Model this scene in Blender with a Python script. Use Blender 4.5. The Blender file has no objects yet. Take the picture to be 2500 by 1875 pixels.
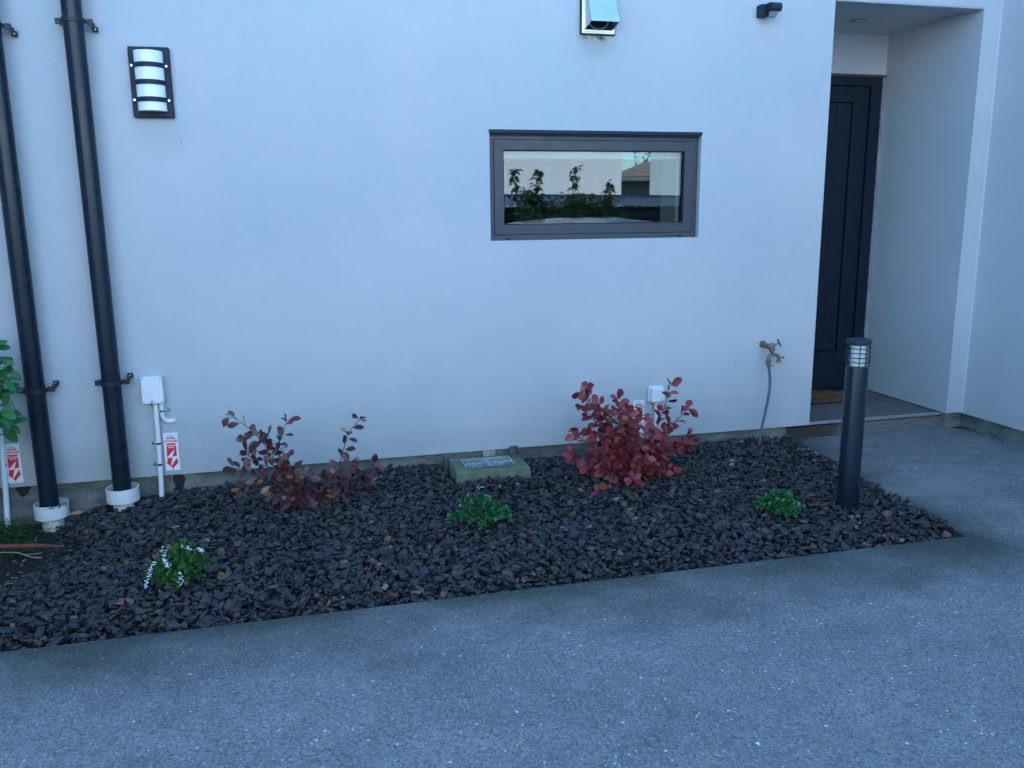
import bpy, bmesh, math, random
import numpy as np
from mathutils import Vector, Matrix
random.seed(11); rng = np.random.default_rng(5)
S = bpy.context.scene
COL = S.collection
R = math.radians

# ------------------------------------------------------------------ camera, world, sun, exposure
cam_d = bpy.data.cameras.new('camera'); cam = bpy.data.objects.new('camera', cam_d); COL.objects.link(cam)
cr, cu, cf = Vector((.9700, -.2430, -.0099)), Vector((.0580, .1913, .9798)), Vector((.2380, .9506, -.1997))
cf = cf.normalized(); cr = (cr - cf * cr.dot(cf)).normalized(); cu = cr.cross(cf)
M = Matrix((cr, cu, -cf)).transposed().to_4x4(); M.translation = Vector((0, -4.2, 1.325))
cam.matrix_world = M
cam_d.sensor_width = 36; cam_d.lens = 36 * 2063.87 / 2500; cam_d.clip_start = .05; cam_d.clip_end = 500
S.camera = cam
SUN_EL, SUN_AZ = R(34), R(14)            # azimuth from +y (behind the house) towards +x
w = bpy.data.worlds.new('World'); S.world = w; w.use_nodes = True
nt = w.node_tree; nt.nodes.clear()
sky = nt.nodes.new('ShaderNodeTexSky'); sky.sky_type = 'NISHITA'; sky.sun_disc = False
sky.sun_elevation = SUN_EL; sky.sun_rotation = SUN_AZ; sky.air_density = 1.0; sky.dust_density = .6; sky.ozone_density = 1.6
bg = nt.nodes.new('ShaderNodeBackground'); bg.inputs[1].default_value = .15
wo = nt.nodes.new('ShaderNodeOutputWorld')
nt.links.new(sky.outputs[0], bg.inputs[0]); nt.links.new(bg.outputs[0], wo.inputs[0])
sd = bpy.data.lights.new('sun', 'SUN'); sd.energy = 4.8; sd.angle = R(.5); sd.color = (1, .93, .84)
sun = bpy.data.objects.new('sun', sd); COL.objects.link(sun)
sdir = Vector((math.sin(SUN_AZ) * math.cos(SUN_EL), math.cos(SUN_AZ) * math.cos(SUN_EL), math.sin(SUN_EL)))
sun.rotation_euler = sdir.to_track_quat('Z', 'Y').to_euler(); sun.location = (0, 10, 12)
S.view_settings.view_transform = 'Standard'; S.view_settings.look = 'None'
S.view_settings.gamma = 1; S.view_settings.exposure = 2.25; S.view_settings.use_curve_mapping = False

# the phone's white balance: shade left blue
S.view_settings.use_white_balance = True; S.view_settings.white_balance_temperature = 4820; S.view_settings.white_balance_tint = -6

# ------------------------------------------------------------------ materials
def mat(name, col, rough=.6, metal=0., spec=.5):
    m = bpy.data.materials.new(name); m.use_nodes = True
    b = m.node_tree.nodes['Principled BSDF']
    b.inputs['Base Color'].default_value = (*col, 1); b.inputs['Roughness'].default_value = rough
    b.inputs['Metallic'].default_value = metal; b.inputs['Specular IOR Level'].default_value = spec
    return m
def nd(m, t, **kw):
    n = m.node_tree.nodes.new('ShaderNode' + t)
    for k, v in kw.items():
        if k in n.inputs: n.inputs[k].default_value = v
        else: setattr(n, k, v)
    return n
def lk(m, a, b): m.node_tree.links.new(a, b)
def bs(m): return m.node_tree.nodes['Principled BSDF']
def pos(m):
    g = nd(m, 'NewGeometry'); return g.outputs['Position']
def noise(m, vec, scale, detail=4, rough=.5, stretch=None):
    if stretch:
        mp = nd(m, 'Mapping'); mp.inputs['Scale'].default_value = stretch; lk(m, vec, mp.inputs[0]); vec = mp.outputs[0]
    n = nd(m, 'TexNoise', Scale=scale, Detail=detail, Roughness=rough); lk(m, vec, n.inputs['Vector']); return n.outputs['Fac']
def ramp(m, fac, stops, interp='LINEAR'):
    r = nd(m, 'ValToRGB'); e = r.color_ramp; e.interpolation = interp
    while len(e.elements) > len(stops): e.elements.remove(e.elements[-1])
    while len(e.elements) < len(stops): e.elements.new(1)
    for el, (p, c) in zip(e.elements, stops):
        el.position = p; el.color = (*c, 1) if len(c) == 3 else c
    lk(m, fac, r.inputs[0]); return r.outputs[0]
def g3(v): return (v, v, v)
def mix(m, fac, a, b, mode='MIX'):
    n = nd(m, 'Mix', data_type='RGBA', blend_type=mode)
    for s, v in ((0, fac), (6, a), (7, b)):
        if hasattr(v, 'links'): lk(m, v, n.inputs[s])
        else: n.inputs[s].default_value = v if s == 0 else (*v, 1)
    return n.outputs[2]
def bump(m, h, strength, dist=.002, prev=None):
    n = nd(m, 'Bump', Strength=strength, Distance=dist); lk(m, h, n.inputs['Height'])
    if prev is not None: lk(m, prev, n.inputs['Normal'])
    return n.outputs[0]
def math_(m, op, a, b=0.):
    n = nd(m, 'Math', operation=op)
    for i, v in enumerate((a, b)):
        if hasattr(v, 'links'): lk(m, v, n.inputs[i])
        else: n.inputs[i].default_value = v
    return n.outputs[0]
def maprange(m, v, a, b, c=0., d=1.):
    n = nd(m, 'MapRange'); n.inputs[1].default_value = a; n.inputs[2].default_value = b
    n.inputs[3].default_value = c; n.inputs[4].default_value = d; lk(m, v, n.inputs[0]); return n.outputs[0]

def worn(name, col, rough=.5, metal=0., amp=.25, scale=30, bmp=.15, dist=.001, dark=.6, spec=.5):
    m = mat(name, col, rough, metal, spec); p = pos(m)
    n1 = noise(m, p, scale, 5, .6); n2 = noise(m, p, scale * .17, 4, .6)
    f = math_(m, 'ADD', math_(m, 'MULTIPLY', n1, .5), math_(m, 'MULTIPLY', n2, .5))
    c = mix(m, maprange(m, f, .4, .65), tuple(v * (1 - amp) for v in col), tuple(min(1, v * (1 + amp)) for v in col))
    lk(m, c, bs(m).inputs['Base Color'])
    lk(m, maprange(m, n1, .3, .7, max(.05, rough - .1), min(1, rough + .12)), bs(m).inputs['Roughness'])
    lk(m, bump(m, noise(m, p, scale * 8, 3), bmp, dist), bs(m).inputs['Normal'])
    return m

def plaster():
    m = mat('plaster_cladding', (.5, .5, .5), .82, spec=.3); p = pos(m)
    st = noise(m, p, 22, 6, .68, (.5, .5, 1.9)); cl = noise(m, p, 1.1, 4, .5); fi = noise(m, p, 260, 3, .6, (.5, .5, 1.3))
    c = mix(m, maprange(m, cl, .32, .68), (.485, .515, .53), (.575, .565, .57)); c = mix(m, maprange(m, noise(m, p, 4.5, 6, .7), .45, .72, 0, .16), c, (.43, .46, .47))
    c = mix(m, maprange(m, st, .35, .65), c, (.545, .55, .555), 'MULTIPLY') if False else mix(m, maprange(m, st, .42, .66, 0, .13), c, (.46, .485, .50))
    c = mix(m, maprange(m, fi, .3, .7, .10, 0), c, (.38, .40, .41))
    # splash dirt low on the wall, and a few specks
    z = nd(m, 'SeparateXYZ'); lk(m, p, z.inputs[0]); zz = z.outputs[2]
    low = math_(m, 'ADD', zz, math_(m, 'MULTIPLY', noise(m, p, 5, 6, .65), .55))
    dirt = maprange(m, low, .38, .95, .45, 0)
    c = mix(m, dirt, c, (.30, .34, .325))
    sp = nd(m, 'TexVoronoi', Scale=9.0); lk(m, p, sp.inputs['Vector'])
    sc = nd(m, 'SeparateColor'); lk(m, sp.outputs['Color'], sc.inputs[0])
    speck = math_(m, 'MULTIPLY', math_(m, 'LESS_THAN', sp.outputs['Distance'], math_(m, 'MULTIPLY', sc.outputs[1], .035)), math_(m, 'GREATER_THAN', sc.outputs[0], .62))
    c = mix(m, math_(m, 'MULTIPLY', speck, .55), c, (.16, .17, .17))
    # grime streaks below the hooded vent and below the wall light
    x = z.outputs[0]
    def blot(cx, cz, rx, rz, k):
        dx = math_(m, 'DIVIDE', math_(m, 'SUBTRACT', x, cx), rx); dz = math_(m, 'DIVIDE', math_(m, 'SUBTRACT', zz, cz), rz)
        d = math_(m, 'ADD', math_(m, 'MULTIPLY', dx, dx), math_(m, 'MULTIPLY', dz, dz))
        d = math_(m, 'ADD', d, math_(m, 'MULTIPLY', math_(m, 'SUBTRACT', noise(m, p, 30, 5, .7), .5), 2.2))
        return maprange(m, d, .1, 1.3, k, 0)
    for a in ((1.50, 2.13, .10, .07, .30), (-.56, 1.68, .12, .10, .15), (-1.0, .15, .5, .13, .25), (.72, .17, .5, .06, .18)):
        c = mix(m, blot(*a), c, (.27, .29, .27))
    for a in ((2.338, .470, .0022, .016, .9), (-.462, 1.827, .004, .004, .8), (-.30, .68, .0015, .012, .5)):
        c = mix(m, blot(*a), c, (.27, .29, .27))
    lk(m, c, bs(m).inputs['Base Color'])
    b1 = bump(m, st, .30, .004); lk(m, bump(m, fi, 1.0, .003, b1), bs(m).inputs['Normal'])
    return m
M_plaster = plaster()

def concrete_drive():
    m = mat('exposed_aggregate_concrete', (.1, .1, .1), .7, spec=.4); p = pos(m)
    v1 = nd(m, 'TexVoronoi', Scale=85.0); lk(m, p, v1.inputs['Vector'])
    v2 = nd(m, 'TexVoronoi', Scale=170.0); lk(m, p, v2.inputs['Vector'])
    s1 = nd(m, 'SeparateColor'); lk(m, v1.outputs['Color'], s1.inputs[0])
    s2 = nd(m, 'SeparateColor'); lk(m, v2.outputs['Color'], s2.inputs[0])
    big = noise(m, p, 1.6, 6, .68); med = noise(m, p, 7, 5, .65); fine = noise(m, p, 60, 4, .7)
    f = math_(m, 'ADD', math_(m, 'MULTIPLY', big, .55), math_(m, 'MULTIPLY', med, .45))
    c = mix(m, maprange(m, f, .38, .62), (.165, .168, .17), (.27, .265, .26))
    c = mix(m, maprange(m, fine, .38, .6, .35, 0), c, (.12, .12, .12))
    c = mix(m, maprange(m, s2.outputs[0], .45, 1., 0, .85), c, (.085, .085, .085)); c = mix(m, maprange(m, s2.outputs[2], .78, 1., 0, .5), c, (.38, .375, .36))
    pale = math_(m, 'MULTIPLY', math_(m, 'GREATER_THAN', s1.outputs[0], .95), math_(m, 'LESS_THAN', v1.outputs['Distance'], math_(m, 'MULTIPLY', s1.outputs[1], .42)))
    c = mix(m, math_(m, 'MULTIPLY', pale, .85), c, (.62, .61, .58))
    p2 = math_(m, 'MULTIPLY', math_(m, 'GREATER_THAN', s2.outputs[1], .96), math_(m, 'LESS_THAN', v2.outputs['Distance'], .38))
    c = mix(m, math_(m, 'MULTIPLY', p2, .7), c, (.5, .5, .48))
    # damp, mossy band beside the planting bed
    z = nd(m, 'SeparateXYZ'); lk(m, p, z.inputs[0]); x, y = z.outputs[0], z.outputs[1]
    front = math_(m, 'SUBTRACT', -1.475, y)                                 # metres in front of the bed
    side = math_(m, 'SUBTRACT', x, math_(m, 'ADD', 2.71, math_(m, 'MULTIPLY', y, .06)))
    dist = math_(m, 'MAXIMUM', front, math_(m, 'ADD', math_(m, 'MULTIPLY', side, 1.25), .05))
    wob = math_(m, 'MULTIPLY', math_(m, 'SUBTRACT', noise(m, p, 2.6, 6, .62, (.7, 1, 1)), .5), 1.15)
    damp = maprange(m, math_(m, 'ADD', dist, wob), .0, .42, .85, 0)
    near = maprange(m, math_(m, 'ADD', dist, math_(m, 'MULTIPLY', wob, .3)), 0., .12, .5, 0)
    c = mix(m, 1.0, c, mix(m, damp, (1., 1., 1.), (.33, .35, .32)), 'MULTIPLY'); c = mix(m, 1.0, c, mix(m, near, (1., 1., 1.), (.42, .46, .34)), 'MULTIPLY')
    # pale dried run-off by the lamp post and dark trickles
    run = noise(m, p, 3.2, 6, .7, (1, 2.6, 1))
    dx = math_(m, 'DIVIDE', math_(m, 'SUBTRACT', x, 2.98), .36); dy = math_(m, 'DIVIDE', math_(m, 'SUBTRACT', y, -.86), .17)
    rr = math_(m, 'ADD', math_(m, 'MULTIPLY', dx, dx), math_(m, 'MULTIPLY', dy, dy))
    blob = maprange(m, math_(m, 'ADD', rr, math_(m, 'MULTIPLY', math_(m, 'SUBTRACT', run, .5), 3.5)), .5, 1.2, .55, 0)
    c = mix(m, blob, c, (.23, .23, .225))
    line = maprange(m, math_(m, 'ABSOLUTE', math_(m, 'SUBTRACT', noise(m, p, 2.1, 5, .7, (.7, 2.2, 1)), .52)), 0, .018, .5, 0)
    lm = maprange(m, x, 2.6, 3.0, 0, 1)
    c = mix(m, math_(m, 'MULTIPLY', line, lm), c, (.07, .07, .066))
    lk(m, c, bs(m).inputs['Base Color'])
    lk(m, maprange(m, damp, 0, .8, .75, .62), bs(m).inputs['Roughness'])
    b1 = bump(m, v1.outputs['Distance'], .5, .004)
    b2 = bump(m, v2.outputs['Distance'], .7, .003, b1)
    lk(m, bump(m, fine, .3, .003, b2), bs(m).inputs['Normal'])
    return m
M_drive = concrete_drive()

def foundation_mat():
    m = mat('weathered_foundation', (.2, .2, .2), .85); p = pos(m)
    n = noise(m, p, 9, 6, .7, (.5, .5, 1.4)); n2 = noise(m, p, 45, 5, .7)
    c = ramp(m, n, [(.3, (.045, .05, .045)), (.47, (.12, .13, .12)), (.62, (.20, .205, .19))])
    c = mix(m, maprange(m, n2, .5, .75, 0, .6), c, (.05, .058, .042))
    lk(m, c, bs(m).inputs['Base Color']); lk(m, bump(m, n2, .5, .006), bs(m).inputs['Normal'])
    return m
M_found = foundation_mat()

def rock_mat():
    m = mat('dark_stone_chip', (.03, .03, .03), .62, spec=.45)
    g = nd(m, 'NewGeometry'); o = nd(m, 'ObjectInfo'); p = g.outputs['Position']
    r = math_(m, 'FRACT', math_(m, 'ADD', g.outputs['Random Per Island'], o.outputs['Random']))
    c = ramp(m, r, [(0, (.011, .014, .018)), (.20, (.024, .030, .036)), (.34, (.013, .015, .017)), (.50, (.036, .040, .043)), (.62, (.028, .024, .021)),
                    (.76, (.044, .036, .029)), (.84, (.020, .030, .046)), (.91, (.060, .052, .044)), (.955, (.10, .062, .043)), (.985, (.15, .075, .05)), (1, (.20, .19, .17))])
    n = noise(m, p, 70, 4, .65)
    c = mix(m, maprange(m, n, .3, .6, .35, 0), c, (.012, .013, .015)); c = mix(m, maprange(m, noise(m, p, 25, 3), .55, .75, 0, .25), c, (.06, .058, .055))
    lk(m, c, bs(m).inputs['Base Color']); lk(m, bump(m, n, .25, .002), bs(m).inputs['Normal'])
    lk(m, maprange(m, r, 0, 1, .42, .75), bs(m).inputs['Roughness'])
    return m
M_rock = rock_mat()

def leaf_mat(name, stops, rough=.42, edge=None, trans=.12):
    m = mat(name, (.1, .1, .1), rough, spec=.4)
    g = nd(m, 'NewGeometry'); o = nd(m, 'ObjectInfo')
    r = math_(m, 'FRACT', math_(m, 'ADD', math_(m, 'MULTIPLY', g.outputs['Random Per Island'], .999), o.outputs['Random']))
    c = ramp(m, r, stops); n = noise(m, g.outputs['Position'], 90, 4, .6)
    c = mix(m, maprange(m, n, .35, .7, 0, .35), c, edge or tuple(v * .45 for v in stops[1][1]))
    lk(m, c, bs(m).inputs['Base Color']); bs(m).inputs['Subsurface Weight'].default_value = 0
    tr = nd(m, 'BsdfTranslucent'); lk(m, c, tr.inputs[0]); ms = nd(m, 'MixShader', Fac=trans)
    lk(m, bs(m).outputs[0], ms.inputs[1]); lk(m, tr.outputs[0], ms.inputs[2])
    lk(m, ms.outputs[0], m.node_tree.nodes['Material Output'].inputs[0])
    return m
M_red = leaf_mat('crimson_leaf', [(0, (.15, .018, .030)), (.3, (.22, .030, .044)), (.55, (.10, .011, .020)), (.78, (.27, .058, .065)), (.90, (.18, .035, .018)), (.965, (.34, .17, .08)), (1, (.22, .03, .04))])
M_purple = leaf_mat('dusky_purple_leaf', [(0, (.045, .014, .026)), (.28, (.090, .030, .045)), (.5, (.050, .013, .018)), (.68, (.14, .036, .030)), (.79, (.15, .070, .085)), (.89, (.20, .12, .035)), (.95, (.33, .27, .11)), (1, (.08, .03, .035))])
M_green_a = leaf_mat('yellow_green_leaf', [(0, (.035, .085, .015)), (.4, (.07, .15, .03)), (.7, (.04, .10, .025)), (.9, (.14, .24, .06)), (1, (.05, .1, .02))])
M_green_b = leaf_mat('mid_green_leaf', [(0, (.025, .085, .030)), (.4, (.055, .16, .055)), (.7, (.03, .10, .035)), (.88, (.17, .30, .11)), (1, (.04, .1, .04))])
M_green_c = leaf_mat('bright_green_leaf', [(0, (.03, .10, .025)), (.4, (.06, .18, .05)), (.7, (.035, .11, .035)), (.85, (.22, .36, .15)), (1, (.04, .12, .03))])
M_green_d = leaf_mat('broad_green_leaf', [(0, (.035, .10, .03)), (.4, (.06, .17, .05)), (.7, (.03, .085, .03)), (.9, (.10, .24, .08)), (1, (.04, .12, .03))])
M_clover = leaf_mat('ground_cover_leaf', [(0, (.015, .04, .01)), (.5, (.035, .075, .018)), (.9, (.07, .13, .03)), (1, (.03, .06, .01))])
M_tree = leaf_mat('evergreen_leaf', [(0, (.02, .05, .015)), (.5, (.05, .10, .03)), (.9, (.08, .15, .05)), (1, (.03, .06, .02))])
M_side = worn('dull_grey_plate', (.11, .12, .12), .6, amp=.4, scale=30)
M_olive = leaf_mat('olive_leaf', [(0, (.20, .24, .09)), (.5, (.32, .36, .14)), (.9, (.45, .45, .20)), (1, (.22, .28, .10))])
M_stem = worn('dark_stem', (.045, .03, .028), .7)
M_stem_g = worn('green_stem', (.06, .09, .035), .6)
M_twig = worn('pale_twig', (.30, .24, .18), .8)
M_petal = mat('white_petal', (.75, .78, .82), .6)
M_soil = worn('dark_soil', (.014, .011, .009), .95, amp=.5, scale=40, bmp=1, dist=.01)
M_pipe = worn('charcoal_pvc', (.010, .016, .026), .27, amp=.10, scale=2.5, bmp=.02, spec=.35)
M_clip = worn('charcoal_bracket', (.012, .014, .017), .5)
M_white = worn('white_pvc', (.72, .73, .72), .4, amp=.06, scale=14, bmp=.05)
M_cup = worn('cream_white_pvc', (.66, .66, .62), .42, amp=.12, scale=18, bmp=.06)
M_moss = worn('moss_grime', (.035, .038, .018), .95, amp=.5, scale=60)
M_gray_metal = worn('charcoal_powdercoat', (.019, .028, .045), .55, amp=.12, scale=60, bmp=.2, spec=.25)
M_frame = worn('bronze_aluminium', (.044, .048, .060), .45, amp=.1, scale=20, bmp=.08)
M_black = mat('black_rubber', (.008, .008, .009), .7)
M_opal = mat('opal_diffuser', (.86, .88, .86), .25); bs(M_opal).inputs['Subsurface Weight'].default_value = .25; bs(M_opal).inputs['Subsurface Radius'].default_value = (.02, .02, .02)
M_yellow = mat('yellowed_lens', (.80, .78, .58), .35)
M_ss = worn('brushed_stainless', (.80, .79, .76), .42, 1., amp=.05, scale=12, bmp=.05)
M_chrome = mat('chrome', (.7, .7, .7), .22, 1.)
M_galv = worn('galvanised_steel', (.42, .44, .45), .5, .35, amp=.3, scale=60)
M_brass = worn('tarnished_brass', (.20, .155, .13), .5, .45, amp=.35, scale=70)
M_brass2 = worn('yellow_brass', (.28, .22, .08), .45, .5, amp=.3, scale=70)
M_hose = worn('blue_grey_hose', (.075, .098, .135), .5, amp=.15)
M_door = worn('charcoal_door_paint', (.009, .014, .026), .45, amp=.1, scale=15, bmp=.05, spec=.3)
M_signw = worn('white_sign_plastic', (.78, .79, .80), .35, amp=.04)
M_signr = mat('sign_red', (.55, .02, .03), .4)
M_ink = mat('sign_black', (.02, .02, .025), .5)
M_green_conc = worn('algae_concrete', (.115, .135, .085), .88, amp=.55, scale=14, bmp=.5, dist=.003)
M_soffit = worn('soffit_paint', (.62, .61, .58), .8, amp=.04, scale=4)
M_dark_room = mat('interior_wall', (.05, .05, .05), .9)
M_reveal = mat('white_reveal_paint', (.78, .78, .77), .6)
M_beige = worn('beige_render', (.60, .555, .56), .85, amp=.06, scale=3)
M_gable = worn('grey_render', (.40, .41, .42), .85, amp=.06, scale=3)
M_rusty = worn('rusty_rod', (.13, .045, .03), .8, amp=.4, scale=50)
M_fallen = worn('brown_leaf', (.35, .17, .07), .7, amp=.3, scale=80)
M_yleaf = worn('yellow_green_fallen_leaf', (.22, .30, .08), .6, amp=.3, scale=80)
M_coir = worn('coir', (.26, .15, .075), .95, amp=.5, scale=60, bmp=1, dist=.006)
M_iron = worn('blue_corrugated_iron', (.20, .27, .36), .5, .1, amp=.2, scale=6)
M_timber_dk = worn('dark_timber', (.15, .145, .14), .8, amp=.4, scale=8)
M_tile = worn('brown_roof_tile', (.24, .19, .16), .8, amp=.3, scale=12)
M_carp = worn('silver_car_paint', (.55, .54, .50), .25, .4, amp=.03, scale=4, bmp=.01)
M_carglass = mat('dark_car_glass', (.01, .012, .014), .08)
M_tyre = mat('tyre_rubber', (.015, .015, .016), .8)
M_bark = worn('bark', (.09, .07, .05), .9, amp=.4, scale=20, bmp=.8, dist=.01)
M_grass = worn('far_ground', (.045, .06, .025), .95, amp=.4, scale=2)
M_pebble = worn('tan_pebble', (.30, .25, .17), .7)
M_trim = worn('pale_aluminium', (.40, .41, .42), .4, .6)

def porch_mat():
    m = mat('weathered_porch_board', (.15, .14, .13), .7); p = pos(m)
    st = noise(m, p, 16, 6, .65, (.5, 4.5, 4.5)); n = noise(m, p, 3, 4)
    c = ramp(m, st, [(.3, (.085, .08, .078)), (.5, (.135, .125, .12)), (.7, (.20, .185, .175))])
    c = mix(m, maprange(m, n, .45, .7, 0, .5), c, (.09, .085, .082))
    z = nd(m, 'SeparateXYZ'); lk(m, p, z.inputs[0])
    d = math_(m, 'ADD', z.outputs[0], math_(m, 'MULTIPLY', noise(m, p, 9, 4, .6), .25))
    stain_shade = math_(m, 'MULTIPLY', maprange(m, d, 3.16, 3.22, .85, 0), math_(m, 'LESS_THAN', z.outputs[2], .083))  # stain and overhang shade painted on the left of the step face
    c = mix(m, stain_shade, c, (.022, .018, .016))
    lk(m, c, bs(m).inputs['Base Color']); lk(m, bump(m, st, .4, .003), bs(m).inputs['Normal']); return m
M_porch = porch_mat()

def glass_mat():
    m = bpy.data.materials.new('window_glass'); m.use_nodes = True; t = m.node_tree; t.nodes.clear()
    o = t.nodes.new('ShaderNodeOutputMaterial'); mx = t.nodes.new('ShaderNodeMixShader'); tr = t.nodes.new('ShaderNodeBsdfTransparent')
    gl = t.nodes.new('ShaderNodeBsdfGlossy'); gl.inputs['Roughness'].default_value = .0; fr = t.nodes.new('ShaderNodeFresnel'); fr.inputs[0].default_value = 1.75
    tr.inputs[0].default_value = (.82, .88, .86, 1)
    t.links.new(fr.outputs[0], mx.inputs[0]); t.links.new(tr.outputs[0], mx.inputs[1]); t.links.new(gl.outputs[0], mx.inputs[2]); t.links.new(mx.outputs[0], o.inputs[0])
    return m
M_glass = glass_mat()
def clear_mat():
    m = bpy.data.materials.new('clear_plastic'); m.use_nodes = True; t = m.node_tree; t.nodes.clear()
    o = t.nodes.new('ShaderNodeOutputMaterial'); mx = t.nodes.new('ShaderNodeMixShader'); tr = t.nodes.new('ShaderNodeBsdfTransparent')
    gl = t.nodes.new('ShaderNodeBsdfPrincipled'); gl.inputs['Base Color'].default_value = (.45, .48, .50, 1); gl.inputs['Roughness'].default_value = .15; mx.inputs[0].default_value = .22
    t.links.new(tr.outputs[0], mx.inputs[1]); t.links.new(gl.outputs[0], mx.inputs[2]); t.links.new(mx.outputs[0], o.inputs[0]); return m
M_clear = clear_mat()

# ------------------------------------------------------------------ mesh helpers
class MB:
    def __init__(s): s.v = []; s.f = []; s.sm = []
    def add(s, vs, fs, smooth=False):
        o = len(s.v); s.v += [tuple(v) for v in vs]; s.f += [tuple(i + o for i in f) for f in fs]; s.sm += [smooth] * len(fs); return s
    def box(s, x0, x1, y0, y1, z0, z1):
        v = [(x, y, z) for z in (z0, z1) for y in (y0, y1) for x in (x0, x1)]
        return s.add(v, [(0, 2, 3, 1), (4, 5, 7, 6), (0, 1, 5, 4), (2, 6, 7, 3), (0, 4, 6, 2), (1, 3, 7, 5)])
    def bbox(s, x0, x1, y0, y1, z0, z1, b):                         # box with chamfered edges
        bm = bmesh.new(); bmesh.ops.create_cube(bm, size=1)
        for v in bm.verts: v.co = Vector(((x0 + x1) / 2 + v.co.x * (x1 - x0), (y0 + y1) / 2 + v.co.y * (y1 - y0), (z0 + z1) / 2 + v.co.z * (z1 - z0)))
        bmesh.ops.bevel(bm, geom=bm.edges[:], offset=b, segments=2, affect='EDGES', profile=.5)
        bm.verts.index_update(); s.add([v.co[:] for v in bm.verts], [[v.index for v in f.verts] for f in bm.faces]); bm.free(); return s
    def tube(s, pts, r, n=12, caps=True, smooth=True):
        pts = [Vector(p) for p in pts]; k = len(pts); rs = r if isinstance(r, (list, tuple)) else [r] * k
        t0 = (pts[1] - pts[0]).normalized(); a = t0.orthogonal().normalized(); vs = []
        for i, p in enumerate(pts):
            t = ((pts[min(i + 1, k - 1)] - pts[max(i - 1, 0)])).normalized()
            a = (a - t * a.dot(t)).normalized(); b = t.cross(a)
            vs += [p + (a * math.cos(2 * math.pi * j / n) + b * math.sin(2 * math.pi * j / n)) * rs[i] for j in range(n)]
        fs = [(i * n + j, i * n + (j + 1) % n, (i + 1) * n + (j + 1) % n, (i + 1) * n + j) for i in range(k - 1) for j in range(n)]
        s.add(vs, fs, smooth)
        if caps: s.add([vs[j] for j in range(n)][::-1], [tuple(range(n))]); s.add(vs[-n:], [tuple(range(n))])
        return s
    def lathe(s, cx, cy, prof, n=40, smooth=False):                 # prof: (radius, z) list about a vertical axis
        vs = [(cx + r * math.cos(2 * math.pi * j / n), cy + r * math.sin(2 * math.pi * j / n), z) for r, z in prof for j in range(n)]
        s.add(vs, [(i * n + j, i * n + (j + 1) % n, (i + 1) * n + (j + 1) % n, (i + 1) * n + j) for i in range(len(prof) - 1) for j in range(n)], True); return s
    def prism(s, poly, axis, a, b):                                 # extrude a 2-D polygon along axis 0/1/2
        def P(u, v, t): return [(t, u, v), (u, t, v), (u, v, t)][axis]
        n = len(poly); vs = [P(u, v, a) for u, v in poly] + [P(u, v, b) for u, v in poly]
        return s.add(vs, [tuple(range(n)), tuple(range(n, 2 * n))[::-1]] + [(i, (i + 1) % n, (i + 1) % n + n, i + n) for i in range(n)])
def autosm(me, ang=35):
    bm = bmesh.new(); bm.from_mesh(me); bmesh.ops.recalc_face_normals(bm, faces=bm.faces)
    for e in bm.edges:
        if len(e.link_faces) == 2 and e.calc_face_angle(0) > R(ang): e.smooth = False
    bm.to_mesh(me); bm.free()
ORG = {}
def tag(o, label=None, cat=None, group=None, kind=None):
    for k, v in (('label', label), ('category', cat), ('group', group), ('kind', kind)):
        if v: o[k] = v
    return o
def root(name, loc, label, cat, group=None):
    o = bpy.data.objects.new(name, None); o.empty_display_size = .05; COL.objects.link(o); o.location = loc; ORG[o.name] = Vector(loc)
    return tag(o, label, cat, group)
def build(name, mb, material, parent=None, label=None, kind=None, clean=True):
    off = ORG[parent.name] if parent else Vector((0, 0, 0))
    me = bpy.data.meshes.new(name); me.from_pydata([tuple(Vector(v) - off) for v in mb.v], [], mb.f); me.validate()
    if len(me.polygons) == len(mb.sm): me.polygons.foreach_set('use_smooth', mb.sm)
    if clean: autosm(me)
    me.materials.append(material)
    o = bpy.data.objects.new(name, me); COL.objects.link(o)
    if parent: o.parent = parent; ORG[o.name] = off
    else: ORG[o.name] = Vector((0, 0, 0))
    return tag(o, label, None, None, kind)
def copy_tree(o, parent=None, loc=None, label=None):
    c = o.copy(); COL.objects.link(c); ORG[c.name] = Vector((0, 0, 0))
    if parent: c.parent = parent
    if loc is not None: c.location = loc
    if label: c['label'] = label
    for ch in list(o.children): copy_tree(ch, c)
    return c

# ------------------------------------------------------------------ setting: ground, driveway
MB_ = MB
m = MB(); m.add([(-150, -150, -.34), (150, -150, -.34), (150, 150, -.34), (-150, 150, -.34)], [(0, 1, 2, 3)])
build('ground', m, M_grass, kind='structure')
m = MB()
P = [(-14, -1.475), (2.60, -1.475), (2.705, .07), (3.96, .07), (3.96, -1.475), (3.96, -4.6), (-14, -4.6), (-14, -5.7), (14, -5.7), (14, -4.6), (-14, -11.95), (14, -11.95), (14, -3.45), (3.96, -3.45)]
Z = [0, 0, 0, 0, 0, 0, 0, -.25, -.25, 0, -.25, -.25, 0, 0]
m.add([(x, y, z) for (x, y), z in zip(P, Z)], [(0, 6, 5, 13, 4, 1), (1, 4, 3, 2), (6, 7, 8, 9, 5), (5, 9, 12, 13), (7, 10, 11, 8)])
m.add([(-14, -1.475, 0), (2.60, -1.475, 0), (2.705, .07, 0), (-14, -1.475, -.2), (2.60, -1.475, -.2), (2.705, .07, -.2)], [(0, 3, 4, 1), (1, 4, 5, 2)])
build('driveway', m, M_drive, kind='structure')

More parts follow.
